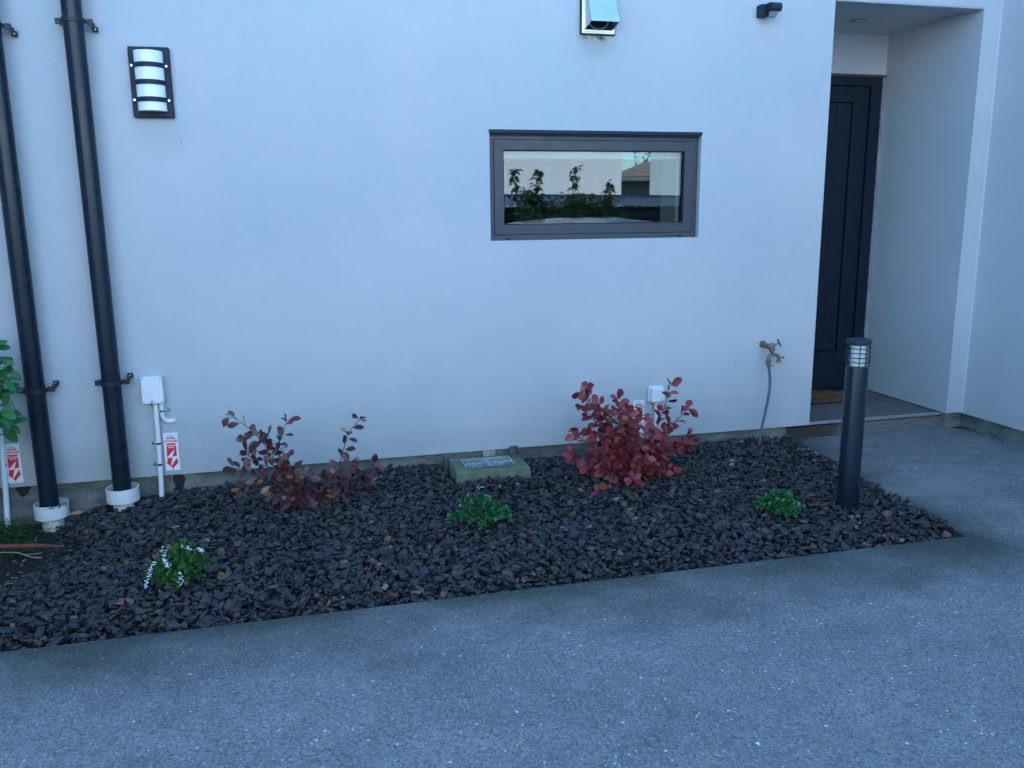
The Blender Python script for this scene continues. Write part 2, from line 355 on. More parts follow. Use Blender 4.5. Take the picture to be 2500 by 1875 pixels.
def gz(x, y):                                                       # height of the ground in the bed
    z = .012 + .018 * np.exp(-((y + .25) / .35) ** 2) - .028 * np.exp(-((y + 1.475) / .10) ** 2)
    z = z - (.060 / (1 + np.exp((x + .72) / .07)) + .050 / (1 + np.exp((x + 1.02) / .05))) * (1 / (1 + np.exp(-(y + .80) / .14)))
    z = z + .016 * np.exp(-((x - .90) / .26) ** 2 - ((y + .40) / .09) ** 2)
    return z + .008 * np.sin(3.1 * x + 1.3 * y) * np.cos(4.7 * y)
m = MB(); nx, ny = 150, 30
xs = np.linspace(-8, 2.72, nx); ys = np.linspace(-1.476, .05, ny)
m.add([(x, y, float(gz(x, y)) - .022 + random.uniform(-.003, .003)) for y in ys for x in xs],
      [(j * nx + i, j * nx + i + 1, (j + 1) * nx + i + 1, (j + 1) * nx + i) for j in range(ny - 1) for i in range(nx - 1)], True)
build('soil', m, M_soil, kind='structure', clean=False)

# ------------------------------------------------------------------ the house
house = root('house', (0, 0, 0), 'pale grey plastered house with a recessed dark entrance door and a slot window', 'house')
T = 5.4
def hole_wall(x0, x1, z0, z1, hx0, hx1, hz0, hz1, y0, y1):
    m = MB(); O = [(x0, z0), (x1, z0), (x1, z1), (x0, z1)]; H = [(hx0, hz0), (hx1, hz0), (hx1, hz1), (hx0, hz1)]
    for y in (y0, y1):
        m.add([(a, y, b) for a, b in O + H], [(i, (i + 1) % 4, (i + 1) % 4 + 4, i + 4) for i in range(4)])
    m.add([(a, y, b) for y in (y0, y1) for a, b in H], [(i, (i + 1) % 4, (i + 1) % 4 + 4, i + 4) for i in range(4)])
    m.add([(a, y, b) for y in (y0, y1) for a, b in O], [(i, (i + 1) % 4, (i + 1) % 4 + 4, i + 4) for i in range(4)])
    return m
WX0, WX1, WZ0, WZ1 = .949, 2.085, 1.182, 1.722
build('wall', hole_wall(-8, 2.829, .095, T, WX0, WX1, WZ0, WZ1, 0, .20), M_plaster, house)
build('wall', MB().box(2.829, 3.765, .0, .11, 2.405, T), M_plaster, house)                      # over the entrance
build('wall', MB().box(2.62, 2.829, .2005, .86, .10, 2.42), M_plaster, house)                   # left cheek of the recess
build('wall', MB().box(3.765, 3.98, .0, .90, .10, T), M_plaster, house)                         # right cheek and pilaster
build('wall', MB().box(2.83, 3.764, .79, .95, 2.168, 2.42), M_plaster, house)                   # over the door
build('wall', MB().box(3.882, 4.1, -3.5, -.0005, .095, T), M_plaster, house)                    # projecting wing
build('wall', MB().box(4.1005, 9, -3.5, -3.3, .095, T), M_plaster, house)
build('wall', MB().box(-2.85, -2.6, -3.2, -.0005, .095, T), M_plaster, house)                  # added left wing, out of the frame, to dim the wall's left end
build('wall', MB().box(8.8, 9, -3.299, 8, .095, T).box(-8, 8.799, 7.8, 8, .095, T).box(-8, -7.8, .201, 7.799, .095, T), M_plaster, house)
build('foundation', MB().box(-2.83, -2.62, -3.18, .028, -.2, .094), M_found, house)  # footing of the added left wing
build('roof', MB().box(-8.1, 9.1, .001, 8.1, T, T + .12).box(3.88, 9.1, -3.6, 0, T, T + .12), M_gray_metal, house)
build('foundation', MB().box(-8, 2.70, .030, .19, -.2, .094), M_found, house)
build('foundation', MB().box(3.912, 4.09, -3.47, .028, -.2, .094).box(3.79, 3.911, .030, .2, -.2, .099), M_found, house)
build('porch_ceiling', MB().box(2.83, 3.764, .1105, .788, 2.414, 2.47), M_soffit, house)
build('beam_underside', MB().box(2.831, 3.763, .003, .10, 2.399, 2.4045), M_plaster, house)  # plaster strip forming the underside of the beam over the entrance
build('sealant_bead', MB().prism([(3.8815, -.0005), (3.8815, -.007), (3.874, -.0005)], 2, .096, T - .01), M_plaster, house)
# porch floor: step face, boards, nosing
for k in range(6):
    y0 = .066 + k * .122
    build('porch_board', MB().bbox(2.702 if k == 0 else 2.832, 3.762, y0, y0 + .119, .070, .094 - .0008 * (k % 2), .002), M_porch, house)
build('step_face', MB().box(2.702, 3.788, .056, .075, -.05, .0695), M_porch, house)
build('nosing', MB().bbox(2.702, 3.788, .048, .0655, .080, .0965, .002), M_trim, house)
build('porch_subfloor', MB().box(2.702, 3.8, .076, .95, -.05, .0693), M_found, house)
# broken tar patches on the foundation
def blob(cx, cz, rx, rz, n=22, seed=0):
    rr = random.Random(seed); ph = [rr.uniform(0, 6.28) for _ in range(3)]
    return [(cx + rx * math.cos(a) * (1 + .22 * math.sin(3 * a + ph[0]) + .12 * math.sin(7 * a + ph[1])), cz + rz * math.sin(a) * (1 + .2 * math.sin(2 * a + ph[2]) + .1 * math.sin(6 * a + ph[0]))) for a in [2 * math.pi * i / n for i in range(n)]]
for cx, cz, rx, rz, sd_ in ((-.622, .05, .026, .055, 1), (-1.305, .068, .028, .03, 2), (-.575, -.012, .03, .02, 3)):
    build('tar_patch', MB().prism(blob(cx, cz, rx, rz, seed=sd_), 1, .027, .0295), M_black, house)

# window: house > window > frame, sash, pane ...
wf = MB()
def ring(m, x0, x1, z0, z1, wd, y0, y1, gap=0.):                    # mitred frame of four members
    a = [(x0, z0), (x1, z0), (x1, z1), (x0, z1)]; b = [(x0 + wd, z0 + wd), (x1 - wd, z0 + wd), (x1 - wd, z1 - wd), (x0 + wd, z1 - wd)]
    for i in range(4):
        j = (i + 1) % 4; q = [a[i], a[j], b[j], b[i]]; cx = sum(p[0] for p in q) / 4; cz = sum(p[1] for p in q) / 4
        if gap:
            d = Vector((a[j][0] - a[i][0], a[j][1] - a[i][1])).normalized() * gap
            q = [(q[0][0] + d.x, q[0][1] + d.y), (q[1][0] - d.x, q[1][1] - d.y), (q[2][0] - d.x, q[2][1] - d.y), (q[3][0] + d.x, q[3][1] + d.y)]
        m.prism(q, 1, y0, y1)
    return m
ring(wf, WX0 + .001, WX1 - .001, WZ0 + .001, WZ1 - .018, .026, .034, .110)
win = build('window', wf, M_frame, house, label='charcoal slot window with dark aluminium frame')
build('sash', ring(ring(MB(), WX0 + .030, WX1 - .030, WZ0 + .030, WZ1 - .047, .047, .030, .085, .0006), WX0 + .0285, WX1 - .0285, WZ0 + .0285, WZ1 - .0455, .02, .046, .09), M_frame, win)
build('gasket', ring(MB(), WX0 + .0765, WX1 - .0765, WZ0 + .0765, WZ1 - .0935, .005, .040, .070), M_black, win)
build('head_flashing', MB().box(WX0 - .002, WX1 + .003, -.004, .115, WZ1 - .0165, WZ1 - .0005).box(WX0 + .002, WX1 - .002, .012, .03, WZ1 - .024, WZ1 - .017), M_gray_metal, win)
build('pane', MB().add([(x, .052, z) for x, z in ((WX0 + .0767, WZ0 + .0767), (WX1 - .0767, WZ0 + .0767), (WX1 - .0767, WZ1 - .0937), (WX0 + .0767, WZ1 - .0937))], [(0, 1, 2, 3)]), M_glass, win, clean=False)
build('pane', MB().add([(x, .066, z) for x, z in ((WX0 + .0767, WZ0 + .0767), (WX1 - .0767, WZ0 + .0767), (WX1 - .0767, WZ1 - .0937), (WX0 + .0767, WZ1 - .0937))], [(0, 1, 2, 3)]), M_glass, win, clean=False)
for x in (1.035, 1.985): build('drain_cap', MB().bbox(x, x + .018, .027, .035, 1.187, 1.194, .001), M_black, win)
L = .20; gx0, gx1, gz0, gz1 = WX0 + .06, WX1 - .085, WZ0 + .05, WZ1 - .13
build('inner_reveal', MB().box(gx0 - .05, gx1 + .05, .111, .111 + L, gz1, gz1 + .07).box(gx1, gx1 + .05, .111, .111 + L, gz0, gz1 - .001).box(gx0 - .05, gx0, .111, .111 + L, gz0, gz1 - .001).box(gx0 - .05, gx1 + .05, .111, .111 + L, gz0 - .05, gz0 - .001), M_reveal, win)
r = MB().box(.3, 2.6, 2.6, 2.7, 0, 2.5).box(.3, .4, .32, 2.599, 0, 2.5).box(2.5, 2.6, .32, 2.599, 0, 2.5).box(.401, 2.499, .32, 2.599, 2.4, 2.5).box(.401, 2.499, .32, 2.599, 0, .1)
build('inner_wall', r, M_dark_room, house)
# door: house > door > frame, leaf, boards
DY = .80
dm = MB().box(2.90, 2.945, DY - .01, DY + .06, .096, 2.150).box(3.665, 3.742, DY - .01, DY + .06, .096, 2.150).box(2.946, 3.664, DY - .01, DY + .06, 2.098, 2.150)
door = build('door', dm, M_door, house, label='dark charcoal entrance door with vertical boards')
build('leaf', MB().box(2.949, 3.044, DY + .006, DY + .05, .11, 2.093).box(3.548, 3.6615, DY + .006, DY + .05, .11, 2.093).box(3.0445, 3.5475, DY + .006, DY + .05, 1.998, 2.093).box(3.0445, 3.5475, DY + .006, DY + .05, .11, .37), M_door, door)
for k in range(5):
    x0 = 3.0485 + k * .0995
    build('board', MB().bbox(x0, x0 + .0965, DY + .014, DY + .045, .374, 1.994, .003), M_door, door)
build('board_backing', MB().box(3.045, 3.547, DY + .04, DY + .05, .371, 1.997), M_door, door)
build('threshold', MB().bbox(2.90, 3.742, DY - .03, DY + .06, .0945, .108, .002), M_door, door)
build('flashing', MB().box(2.9, 3.76, DY - .022, DY - .0115, 2.151, 2.167), M_frame, door)
build('edge_strip', MB().box(3.7425, 3.7645, DY - .014, DY - .006, .1, 2.150), M_trim, door)

# recessed downlight in the porch ceiling
dl = root('downlight', (3.30, .46, 2.411), 'small round recessed downlight in the ceiling over the entrance', 'downlight')
build('rim', MB().lathe(3.30, .46, [(.030, 2.409), (.042, 2.4065), (.046, 2.4115)]), M_trim, dl)
build('lens', MB().lathe(3.30, .46, [(.0001, 2.4102), (.0295, 2.4102)]), M_opal, dl)

# ------------------------------------------------------------------ downpipes and sockets
def downpipe(x, zb, label, zs):
    y = -.078; t = root('downpipe', (x, y, zb), label, 'downpipe', 'charcoal downpipes on the wall')
    build('pipe', MB().tube([(x, y, zb), (x, y, T - .2)], .0405, 40), M_pipe, t)
    for k, z in enumerate(zs):
        b = MB()
        arc = [(x + .043 * math.cos(a), y + .043 * math.sin(a)) for a in [math.pi + math.pi * i / 16 for i in range(17)]]
        arc = [(x - .058, y + .02), (x - .043, y + .018)] + arc + [(x + .043, y + .018), (x + .058, y + .02)]
        for i in range(len(arc) - 1):
            (ax, ay), (bx, by) = arc[i], arc[i + 1]; n = Vector((by - ay, -(bx - ax), 0)).normalized() * .003
            b.add([(ax, ay, z - .009), (bx, by, z - .009), (bx + n.x, by + n.y, z - .009), (ax + n.x, ay + n.y, z - .009),
                   (ax, ay, z + .009), (bx, by, z + .009), (bx + n.x, by + n.y, z + .009), (ax + n.x, ay + n.y, z + .009)],
                  [(0, 1, 2, 3), (4, 7, 6, 5), (0, 4, 5, 1), (2, 6, 7, 3), (0, 3, 7, 4), (1, 5, 6, 2)])
        for sx in (-1, 1):
            b.bbox(x + sx * .062 - .0115, x + sx * .062 + .0115, y + .014, y + .026, z - .012, z + .012, .002)
            b.box(x + sx * .062 - .005, x + sx * .062 + .005, y + .026, -.001, z - .006, z + .006)
        s2 = 1 if k == 0 else -1
        b.bbox(x + .060, x + .083, -.022, -.004, z + s2 * .020 - .011, z + s2 * .020 + .011, .004).box(x + .064, x + .074, y + .02, -.02, z + min(0, s2 * .02) - .001, z + max(0, s2 * .02) + .001)
        br = build('bracket', b, M_clip, t)
        build('screw', MB().tube([(x + .073, -.027, z + s2 * .020), (x + .073, -.020, z + s2 * .020)], .005, 10), M_chrome, br)
    return t
downpipe(-.856, .045, 'charcoal downpipe nearer the wall light, ending in the clean white socket', (.575, 2.130))
downpipe(-1.172, .0, 'charcoal downpipe nearer the green shrub, ending in the moss-stained socket', (.558, 2.100))
def socket(x, y, z, label):
    t = root('drain_socket', (x, y, z - .15), label, 'drain socket', 'white drain sockets under the downpipes')
    build('cup', MB().lathe(x, y, [(.046, z - .20), (.046, z - .079), (.0475, z - .075), (.066, z - .070), (.0720, z - .066), (.0725, z - .060), (.0725, z), (.0685, z), (.0685, z - .055), (.040, z - .07), (.0405, z - .20)], 48), M_cup, t)
    return t
s1 = socket(-.856, -.080, .080, 'clean white plastic drain socket holding the downpipe nearer the wall light')
s2 = socket(-1.165, -.080, .032, 'moss-stained white plastic drain socket nearest the green shrub')
mm = MB()
for k in range(80):
    a = random.gauss(-.95, .38); zz = .0325 - abs(random.gauss(0, .006)); rr = .0726
    p = Vector((-1.165 + rr * math.cos(a), -.08 + rr * math.sin(a), zz)); s_ = random.uniform(.0008, .0024)
    mm.tube([p - Vector((0, 0, s_)), p + Vector((0, 0, s_))], s_, 6)
build('moss', mm, M_moss, s2, kind='stuff')

# ------------------------------------------------------------------ wall light
wl = root('wall_light', (-.577, 0, 1.897), 'charcoal rectangular wall light with a white curved diffuser crossed by three bands', 'wall light')
build('backplate', MB().bbox(-.662, -.492, -.028, -.0005, 1.748, 2.046, .006), M_gray_metal, wl)
cx, ch = -.579, .030
def halfcyl(m, hw, bulge, z0, z1, y0, th=.0, n=20):
    arc = [(cx + hw * math.sin(a), y0 - bulge * math.cos(a)) for a in [-math.pi / 2 + math.pi * i / n for i in range(n + 1)]]
    return m.prism(arc, 2, z0, z1)
build('diffuser', halfcyl(MB(), .060, .058, 1.774, 2.024, -.0285), M_opal, wl)
for k, z in enumerate((1.965, 1.893, 1.821)):
    b = MB(); n = 24
    arc = [(cx + .0605 * math.sin(a), -.0285 - .0595 * math.cos(a)) for a in [-math.pi / 2 + math.pi * i / n for i in range(n + 1)]]
    out = [(cx + .0625 * math.sin(a), -.0285 - .0620 * math.cos(a)) for a in [-math.pi / 2 + math.pi * i / n for i in range(n + 1)]]
    for i in range(n):
        q = [arc[i], arc[i + 1], out[i + 1], out[i]]; b.prism(q, 2, z - .010, z + .010)
    b.bbox(cx - .078, cx - .0605, -.0325, -.0283, z - .011, z + .011, .001).bbox(cx + .0605, cx + .078, -.0325, -.0283, z - .011, z + .011, .001)
    bo = build('band', b, M_gray_metal, wl)
    if k != 1:
        for sx in (-1, 1):
            build('screw', MB().tube([(cx + sx * .071, -.0325, z), (cx + sx * .071, -.036, z)], .0046, 12), M_chrome, bo)

# ------------------------------------------------------------------ electrical boxes, conduits, signs
jb = root('junction_box', (-.69, 0, .525), 'white square-edged junction box with a blob on its lid, left of the red shrubs', 'junction box')
build('box', MB().bbox(-.732, -.646, -.045, -.0005, .465, .586, .003), M_white, jb)
lid = build('lid', MB().bbox(-.737, -.642, -.058, -.0455, .461, .590, .005), M_white, jb)
for sx in (-.729, -.650):
    for sz in (.469, .582): build('screw', MB().tube([(sx, -.0585, sz), (sx, -.0575, sz)], .0030, 8), M_ink, lid)
build('silicone_blob', MB().tube([(-.698, -.058, .468), (-.695, -.061, .474), (-.690, -.062, .481), (-.687, -.061, .476)], [.003, .006, .0065, .002], 8), M_white, jb)
def clip(m, x, z, side, y=-.02):
    m.tube([(x - .0125, y, z - .006), (x - .0125, y, z + .006)], .0001, 4)
    arc = [(x + .0128 * math.cos(a), y + .0128 * math.sin(a), z) for a in [math.pi + math.pi * i / 10 for i in range(11)]]
    for i in range(10):
        a, b_ = arc[i], arc[i + 1]; m.add([(a[0], a[1], z - .005), (b_[0], b_[1], z - .005), (b_[0], b_[1], z + .005), (a[0], a[1], z + .005)], [(0, 1, 2, 3)], True)
    m.tube([(x + side * .0128, -.006, z), (x + side * .028, -.006, z)], .0045, 8)
    m.tube([(x + side * .026, -.003, z), (x + side * .026, -.016, z)], [.0095, .0055], 12)
    return m
c1 = root('conduit', (-.692, -.02, -.05), 'straight white conduit running down from the square-edged junction box into the gravel', 'conduit')
build('pipe', MB().tube([(-.686, -.02, .4645), (-.6875, -.02, .33), (-.690, -.021, .2), (-.694, -.024, .06), (-.700, -.028, -.07)], .0115, 20), M_white, c1)
for z, x in ((.262, -.6885), (.158, -.6915)): build('clip', clip(MB(), x, z, -1, -.021), M_chrome, c1)
c2 = root('conduit', (-.66, -.02, .46), 'short white conduit bending into the wall beside the straight one', 'conduit')
el = [(-.660, -.02, .4645), (-.660, -.02, .40)] + [(-.660 + .03 * (1 - math.cos(a)), -.02 + .010 * math.sin(a), .398 - .034 * math.sin(a)) for a in [math.pi / 2 * i / 8 for i in range(1, 9)]] + [(-.618, -.006, .363), (-.612, .01, .363)]
build('pipe', MB().tube(el, .0115, 20), M_white, c2)
build('clip', clip(MB(), -.660, .418, 1), M_chrome, c2)
jb2 = root('junction_box', (1.85, 0, .34), 'white round-cornered junction box behind the crimson shrub', 'junction box')
build('box', MB().bbox(1.812, 1.900, -.022, -.0005, .296, .388, .010), M_white, jb2)
build('lid', MB().bbox(1.818, 1.896, -.052, -.0225, .300, .384, .010), M_white, jb2)
c3 = root('conduit', (1.86, -.02, 0), 'white conduit rising behind the crimson shrub to the round-cornered box', 'conduit')
build('pipe', MB().tube([(1.860, -.018, .2995), (1.860, -.018, -.05)], .0125, 20), M_white, c3)
build('clip', clip(MB(), 1.860, .12, 1), M_chrome, c3)
c4 = root('conduit', (-1.365, -.02, 0), 'white conduit at the left edge of the photo, beside the leftmost danger sign', 'conduit')
build('pipe', MB().tube([(-1.352, -.020, .48), (-1.354, -.020, .3), (-1.362, -.024, .1), (-1.372, -.03, -.09)], .012, 20), M_white, c4)
build('clip', clip(MB(), -1.357, .21, -1), M_chrome, c4)

def text(body, size, x, z, y, material, parent, bold=0., sx=1.):
    cu_ = bpy.data.curves.new('lettering', 'FONT'); cu_.body = body; cu_.size = size; cu_.align_x = 'CENTER'; cu_.align_y = 'CENTER'; cu_.offset = bold; cu_.extrude = .00015
    o = bpy.data.objects.new('lettering', cu_); COL.objects.link(o); bpy.context.view_layer.update()
    me = bpy.data.meshes.new_from_object(o.evaluated_get(bpy.context.evaluated_depsgraph_get())); bpy.data.objects.remove(o); me.materials.clear(); me.materials.append(material)
    o = bpy.data.objects.new('lettering', me); COL.objects.link(o); o.parent = parent
    o.location = Vector((x, y, z)) - ORG[parent.name]; o.rotation_euler = (R(90), 0, 0); o.scale = (sx, 1, 1); return o
sx0, sz0 = -.637, .2115
sign = root('danger_sign', (sx0, 0, sz0), 'white and red danger sign with a lightning arrow, right of the straight conduit', 'sign', 'danger signs on the wall')
def sg(pts, y0, y1, mm_, name):
    return build(name, MB().prism([(sx0 + u, sz0 + v) for u, v in pts], 1, y0, y1), mm_, sign)
build('plate', MB().bbox(sx0 - .0330, sx0 + .0330, -.0050, -.0015, sz0 - .0935, sz0 + .0935, .001), M_signw, sign)
sg([(-.019, .068), (.019, .068), (.019, .071), (-.019, .071)], -.0056, -.0051, M_signr, 'red_bar')
sg([(-.022, .0405), (.022, .0405), (.022, .0675), (-.022, .0675)], -.0055, -.0051, M_signr, 'red_panel')
sg([(-.021, .0355), (.021, .0355), (.021, .040), (-.021, .040)], -.0055, -.0051, M_signr, 'red_bar')
sg([(-.0215, .0350), (.0215, .0350), (.0225, -.0500), (.0300, -.0500), (0, -.0830), (-.0300, -.0500), (-.0225, -.0500)], -.0054, -.0051, M_signr, 'arrow')
sg([(.0145, .0130), (-.0270, -.0330), (.0020, -.0265), (-.0100, -.0740), (.0285, -.0200), (.0010, -.0250)], -.0060, -.0055, M_signw, 'lightning_bolt')
sg([(-.0265, .0430), (.0265, .0430), (.0265, .0640), (-.0265, .0640)], -.0060, -.0056, M_signw, 'white_panel')
text('DANGER', .0158, sx0, sz0 + .0535, -.0062, M_signr, sign, .0005, .98)
text('LIVE CABLES', .0078, sx0, sz0 + .0300, -.0057, M_signw, sign, .0003)
text('BELOW', .0078, sx0, sz0 + .0215, -.0057, M_signw, sign, .0003)
sg([(-.016, .0755), (.016, .0755), (.016, .0773), (-.016, .0773)], -.0055, -.0051, M_ink, 'fine_print')
for dz in (.0845, -.0870): build('screw', MB().tube([(sx0, -.0058, sz0 + dz), (sx0, -.0049, sz0 + dz)], .0022, 8), M_ink, sign)
copy_tree(sign, loc=(1.763, 0, .2170), label='white and red danger sign partly hidden by the crimson shrub')
copy_tree(sign, loc=(-1.322, 0, .2100), label='white and red danger sign left of the moss-stained downpipe socket')

# ------------------------------------------------------------------ hooded vent
vt = root('wall_vent', (1.50, 0, 2.27), 'stainless steel hooded vent high on the wall above the window', 'vent')
build('flange', ring(ring(MB(), 1.4175, 1.5855, 2.1805, 2.400, .006, -.020, -.0005), 1.424, 1.579, 2.187, 2.3935, .008, -.026, -.001), M_ss, vt)
build('gasket', ring(MB(), 1.411, 1.592, 2.174, 2.4065, .006, -.014, -.0005), M_clip, vt)
hd = MB(); hx0, hx1 = 1.432, 1.570
prof = [(-.004, 2.372), (-.004, 2.200), (-.098, 2.232), (-.104, 2.240), (-.062, 2.372)]
hd = MB()
# shell: slanted front, two cheeks, top (open below)
fr_t, fr_b = (-.050, 2.392), (-.130, 2.215); th = .002; hx0, hx1 = 1.426, 1.572
hd.add([(hx0, fr_t[0], fr_t[1]), (hx1, fr_t[0], fr_t[1]), (hx1, fr_b[0], fr_b[1]), (hx0, fr_b[0], fr_b[1]),
        (hx0, fr_t[0] + th, fr_t[1] - th), (hx1, fr_t[0] + th, fr_t[1] - th), (hx1, fr_b[0] + th, fr_b[1]), (hx0, fr_b[0] + th, fr_b[1])],
       [(0, 1, 2, 3), (4, 7, 6, 5), (0, 4, 5, 1), (2, 6, 7, 3), (0, 3, 7, 4), (1, 5, 6, 2)])
for x, s_ in ((hx0, th), (hx1, -th)): hd.prism([(-.012, 2.392), (-.050, 2.392), (-.130, 2.215), (-.012, 2.190)], 0, x, x + s_)
hd.box(hx0, hx1, -.050, -.012, 2.390, 2.3935)
build('hood', hd, M_ss, vt)
build('duct_ring', MB().tube([(1.500 + .056 * math.cos(a), -.024, 2.254 + .056 * math.sin(a)) for a in [2 * math.pi * i / 32 for i in range(33)]], .0055, 8), M_trim, vt)
build('backplate', MB().box(1.433, 1.570, -.006, -.0012, 2.196, 2.385), M_gray_metal, vt)  # dark plate colour puts in the shade inside the hood
cw = MB()
for k in range(26):
    x = random.choice([1.435, 1.50, 1.515]) + random.gauss(0, .012); z = 2.176
    pts = [Vector((x, -.004, z))]
    for j in range(4): pts.append(pts[-1] + Vector((random.gauss(.002, .006), random.uniform(-.002, .001), -random.uniform(.002, .009))))
    cw.tube([(p.x, min(-.002, p.y), p.z) for p in pts], .0006, 4)
tag(build('cobweb', cw, M_bark), 'dark wisps of cobweb hanging under the hooded vent', 'cobweb', kind='stuff')

# ------------------------------------------------------------------ motion sensor
ms = root('motion_sensor', (2.42, 0, 2.32), 'small black motion sensor high on the wall left of the entrance', 'motion sensor')
build('base', MB().bbox(2.368, 2.418, -.052, -.0005, 2.292, 2.350, .004), M_gray_metal, ms)
hdp = [(-.004, .028), (-.070, .028), (-.088, .018), (-.090, -.002), (-.078, -.014), (-.004, -.010)]
build('head', MB().prism([(-.04 + a * .78, 2.322 + b) for a, b in hdp], 0, 2.392, 2.452), M_gray_metal, ms)
build('lens', MB().tube([(2.424, -.078, 2.316), (2.424, -.066, 2.290)], [.024, .020], 24), M_trim, ms)
build('lens_cap', MB().tube([(2.424, -.0655, 2.2895), (2.424, -.064, 2.284)], [.0205, .012], 24), M_gray_metal, ms)

# ------------------------------------------------------------------ tap and hose
tp = root('garden_tap', (2.515, 0, .55), 'tarnished brass garden tap with two outlets on the wall near the corner', 'tap')
Y = -.075
build('wall_pipe', MB().tube([(2.500, -.0005, .585), (2.503, -.030, .583), (2.508, -.060, .577)], [.014, .0125, .0125], 16).tube([(2.500, -.0005, .585), (2.500, -.006, .585)], .02, 20), M_brass, tp)
build('body', MB().tube([(2.505, -.062, .579), (2.520, Y, .588), (2.531, Y - .004, .592)], [.0165, .014, .010], 16)
      .tube([(2.512, Y + .004, .585), (2.516, Y, .566), (2.519, Y, .545)], [.013, .0105, .009], 16), M_brass, tp)
build('union_nut', MB().tube([(2.5155, Y, .571), (2.518, Y, .556)], .0175, 6, smooth=False), M_brass, tp)
build('handle', MB().tube([(2.531, Y - .004, .592), (2.552, Y - .010, .602)], .0042, 10).tube([(2.540, Y - .012, .622), (2.552, Y - .010, .602), (2.564, Y - .008, .584)], [.0058, .0045, .0058], 10), M_brass, tp)
twin = [(2.496, Y, .500), (2.4965, Y, .518), (2.502, Y, .531), (2.514, Y, .536), (2.540, Y, .535), (2.553, Y - .001, .530), (2.560, Y - .002, .518), (2.560, Y - .002, .506)]
build('twin_outlet', MB().tube(twin, .0098, 14), M_brass, tp)
build('lever', MB().tube([(2.553, Y - .008, .520), (2.582, Y - .012, .519)], .0042, 8).tube([(2.572, Y - .012, .5195), (2.584, Y - .012, .519)], .0058, 8), M_brass, tp)
build('small_lever', MB().tube([(2.497, Y - .008, .477), (2.520, Y - .010, .476)], .004, 8), M_brass, tp)
build('cap', MB().tube([(2.560, Y - .002, .506), (2.560, Y - .002, .491)], .0135, 20), M_brass2, tp)
build('coupling', MB().tube([(2.496, Y, .505), (2.497, Y, .488), (2.500, Y, .474)], [.0145, .0135, .009], 16), M_brass, tp)
hp = [(2.500, Y, .478), (2.506, -.08, .43), (2.508, -.085, .38), (2.502, -.09, .32), (2.490, -.095, .26), (2.474, -.10, .19), (2.458, -.105, .12), (2.449, -.11, .06), (2.446, -.115, .0), (2.447, -.12, -.06)]
def smooth_pts(P_, n=6):
    P_ = [Vector(p) for p in P_]; o = []
    for i in range(len(P_) - 1):
        a, b, c, d = P_[max(i - 1, 0)], P_[i], P_[i + 1], P_[min(i + 2, len(P_) - 1)]
        for k in range(n):
            t = k / n; o.append(.5 * ((2 * b) + (c - a) * t + (2 * a - 5 * b + 4 * c - d) * t * t + (3 * b - a - 3 * c + d) * t ** 3))
    return o + [P_[-1]]
tag(build('hose', MB().tube(smooth_pts(hp), .0078, 14), M_hose), 'blue-grey hose hanging from the tap down into the gravel', 'hose')

# ------------------------------------------------------------------ bollard light
BX, BY = 2.345, -1.045
bl = root('bollard_light', (BX, BY, 0), 'slim charcoal bollard light standing in the gravel before the entrance', 'bollard light')
build('post', MB().lathe(BX, BY, [(.0001, .652), (.042, .652), (.0462, .650), (.0472, .646), (.0472, -.08)], 48), M_pipe, bl)
build('cap', MB().lathe(BX, BY, [(.0001, .772), (.046, .770), (.0525, .765), (.0535, .760), (.0535, .752), (.050, .749), (.0001, .749)], 48), M_gray_metal, bl)
build('clear_tube', MB().lathe(BX, BY, [(.0385, .652), (.0385, .749)], 40), M_clear, bl)
build('frosted_lamp', MB().lathe(BX, BY, [(.0001, .742), (.027, .742), (.029, .736), (.029, .690), (.0001, .690)], 32), M_opal, bl)
build('lamp_base', MB().lathe(BX, BY, [(.0001, .6895), (.029, .6895), (.029, .653), (.0001, .653)], 32), M_yellow, bl)
for z in (.672, .692, .712, .732):
    build('ring', MB().tube([(BX + .050 * math.cos(a), BY + .050 * math.sin(a), z) for a in [2 * math.pi * i / 40 for i in range(41)]], .0021, 8, caps=False), M_gray_metal, bl)
for a in (R(-118), R(-28), R(62), R(152)):
    build('upright', MB().tube([(BX + .0475 * math.cos(a), BY + .0475 * math.sin(a), .649), (BX + .0475 * math.cos(a), BY + .0475 * math.sin(a), .750)], .0021, 8), M_gray_metal, bl)

# ------------------------------------------------------------------ drain with grate
dx0, dx1, dy0, dy1, dz = .690, 1.058, -.325, -.088, .090
dr = root('gully_drain', (.87, -.18, 0), 'algae-stained concrete gully surround with a steel grate under the wall bracket', 'drain')
a_ = [(dx0, dy0), (dx1, dy0), (dx1, dy1), (dx0, dy1)]; b_ = [(.748, -.268), (1.004, -.268), (1.004, -.100), (.748, -.100)]
sr = MB()
o_ = [(x + (-.012 if i in (0, 3) else .012), y + (-.012 if i < 2 else 0)) for i, (x, y) in enumerate(a_)]
sr.add([(x, y, -.06) for x, y in o_] + [(x, y, dz - .006) for x, y in a_] + [(x + (.005 if i in (0, 3) else -.005), y + (.005 if i < 2 else -.005), dz) for i, (x, y) in enumerate(a_)] + [(x, y, dz) for x, y in b_] + [(x, y, -.05) for x, y in b_],
       [(r0 * 4 + i, r0 * 4 + (i + 1) % 4, r0 * 4 + 4 + (i + 1) % 4, r0 * 4 + 4 + i) for r0 in range(4) for i in range(4)] + [(16, 17, 18, 19)])
build('surround', sr, M_green_conc, dr)
build('pit', MB().box(.7495, 1.0025, -.2665, -.1015, -.04, .02), M_black, dr)
gr = ring(MB(), .750, 1.002, -.266, -.102, .010, 0, 1)
gr = MB(); gm = []
z0, z1 = dz - .014, dz - .004
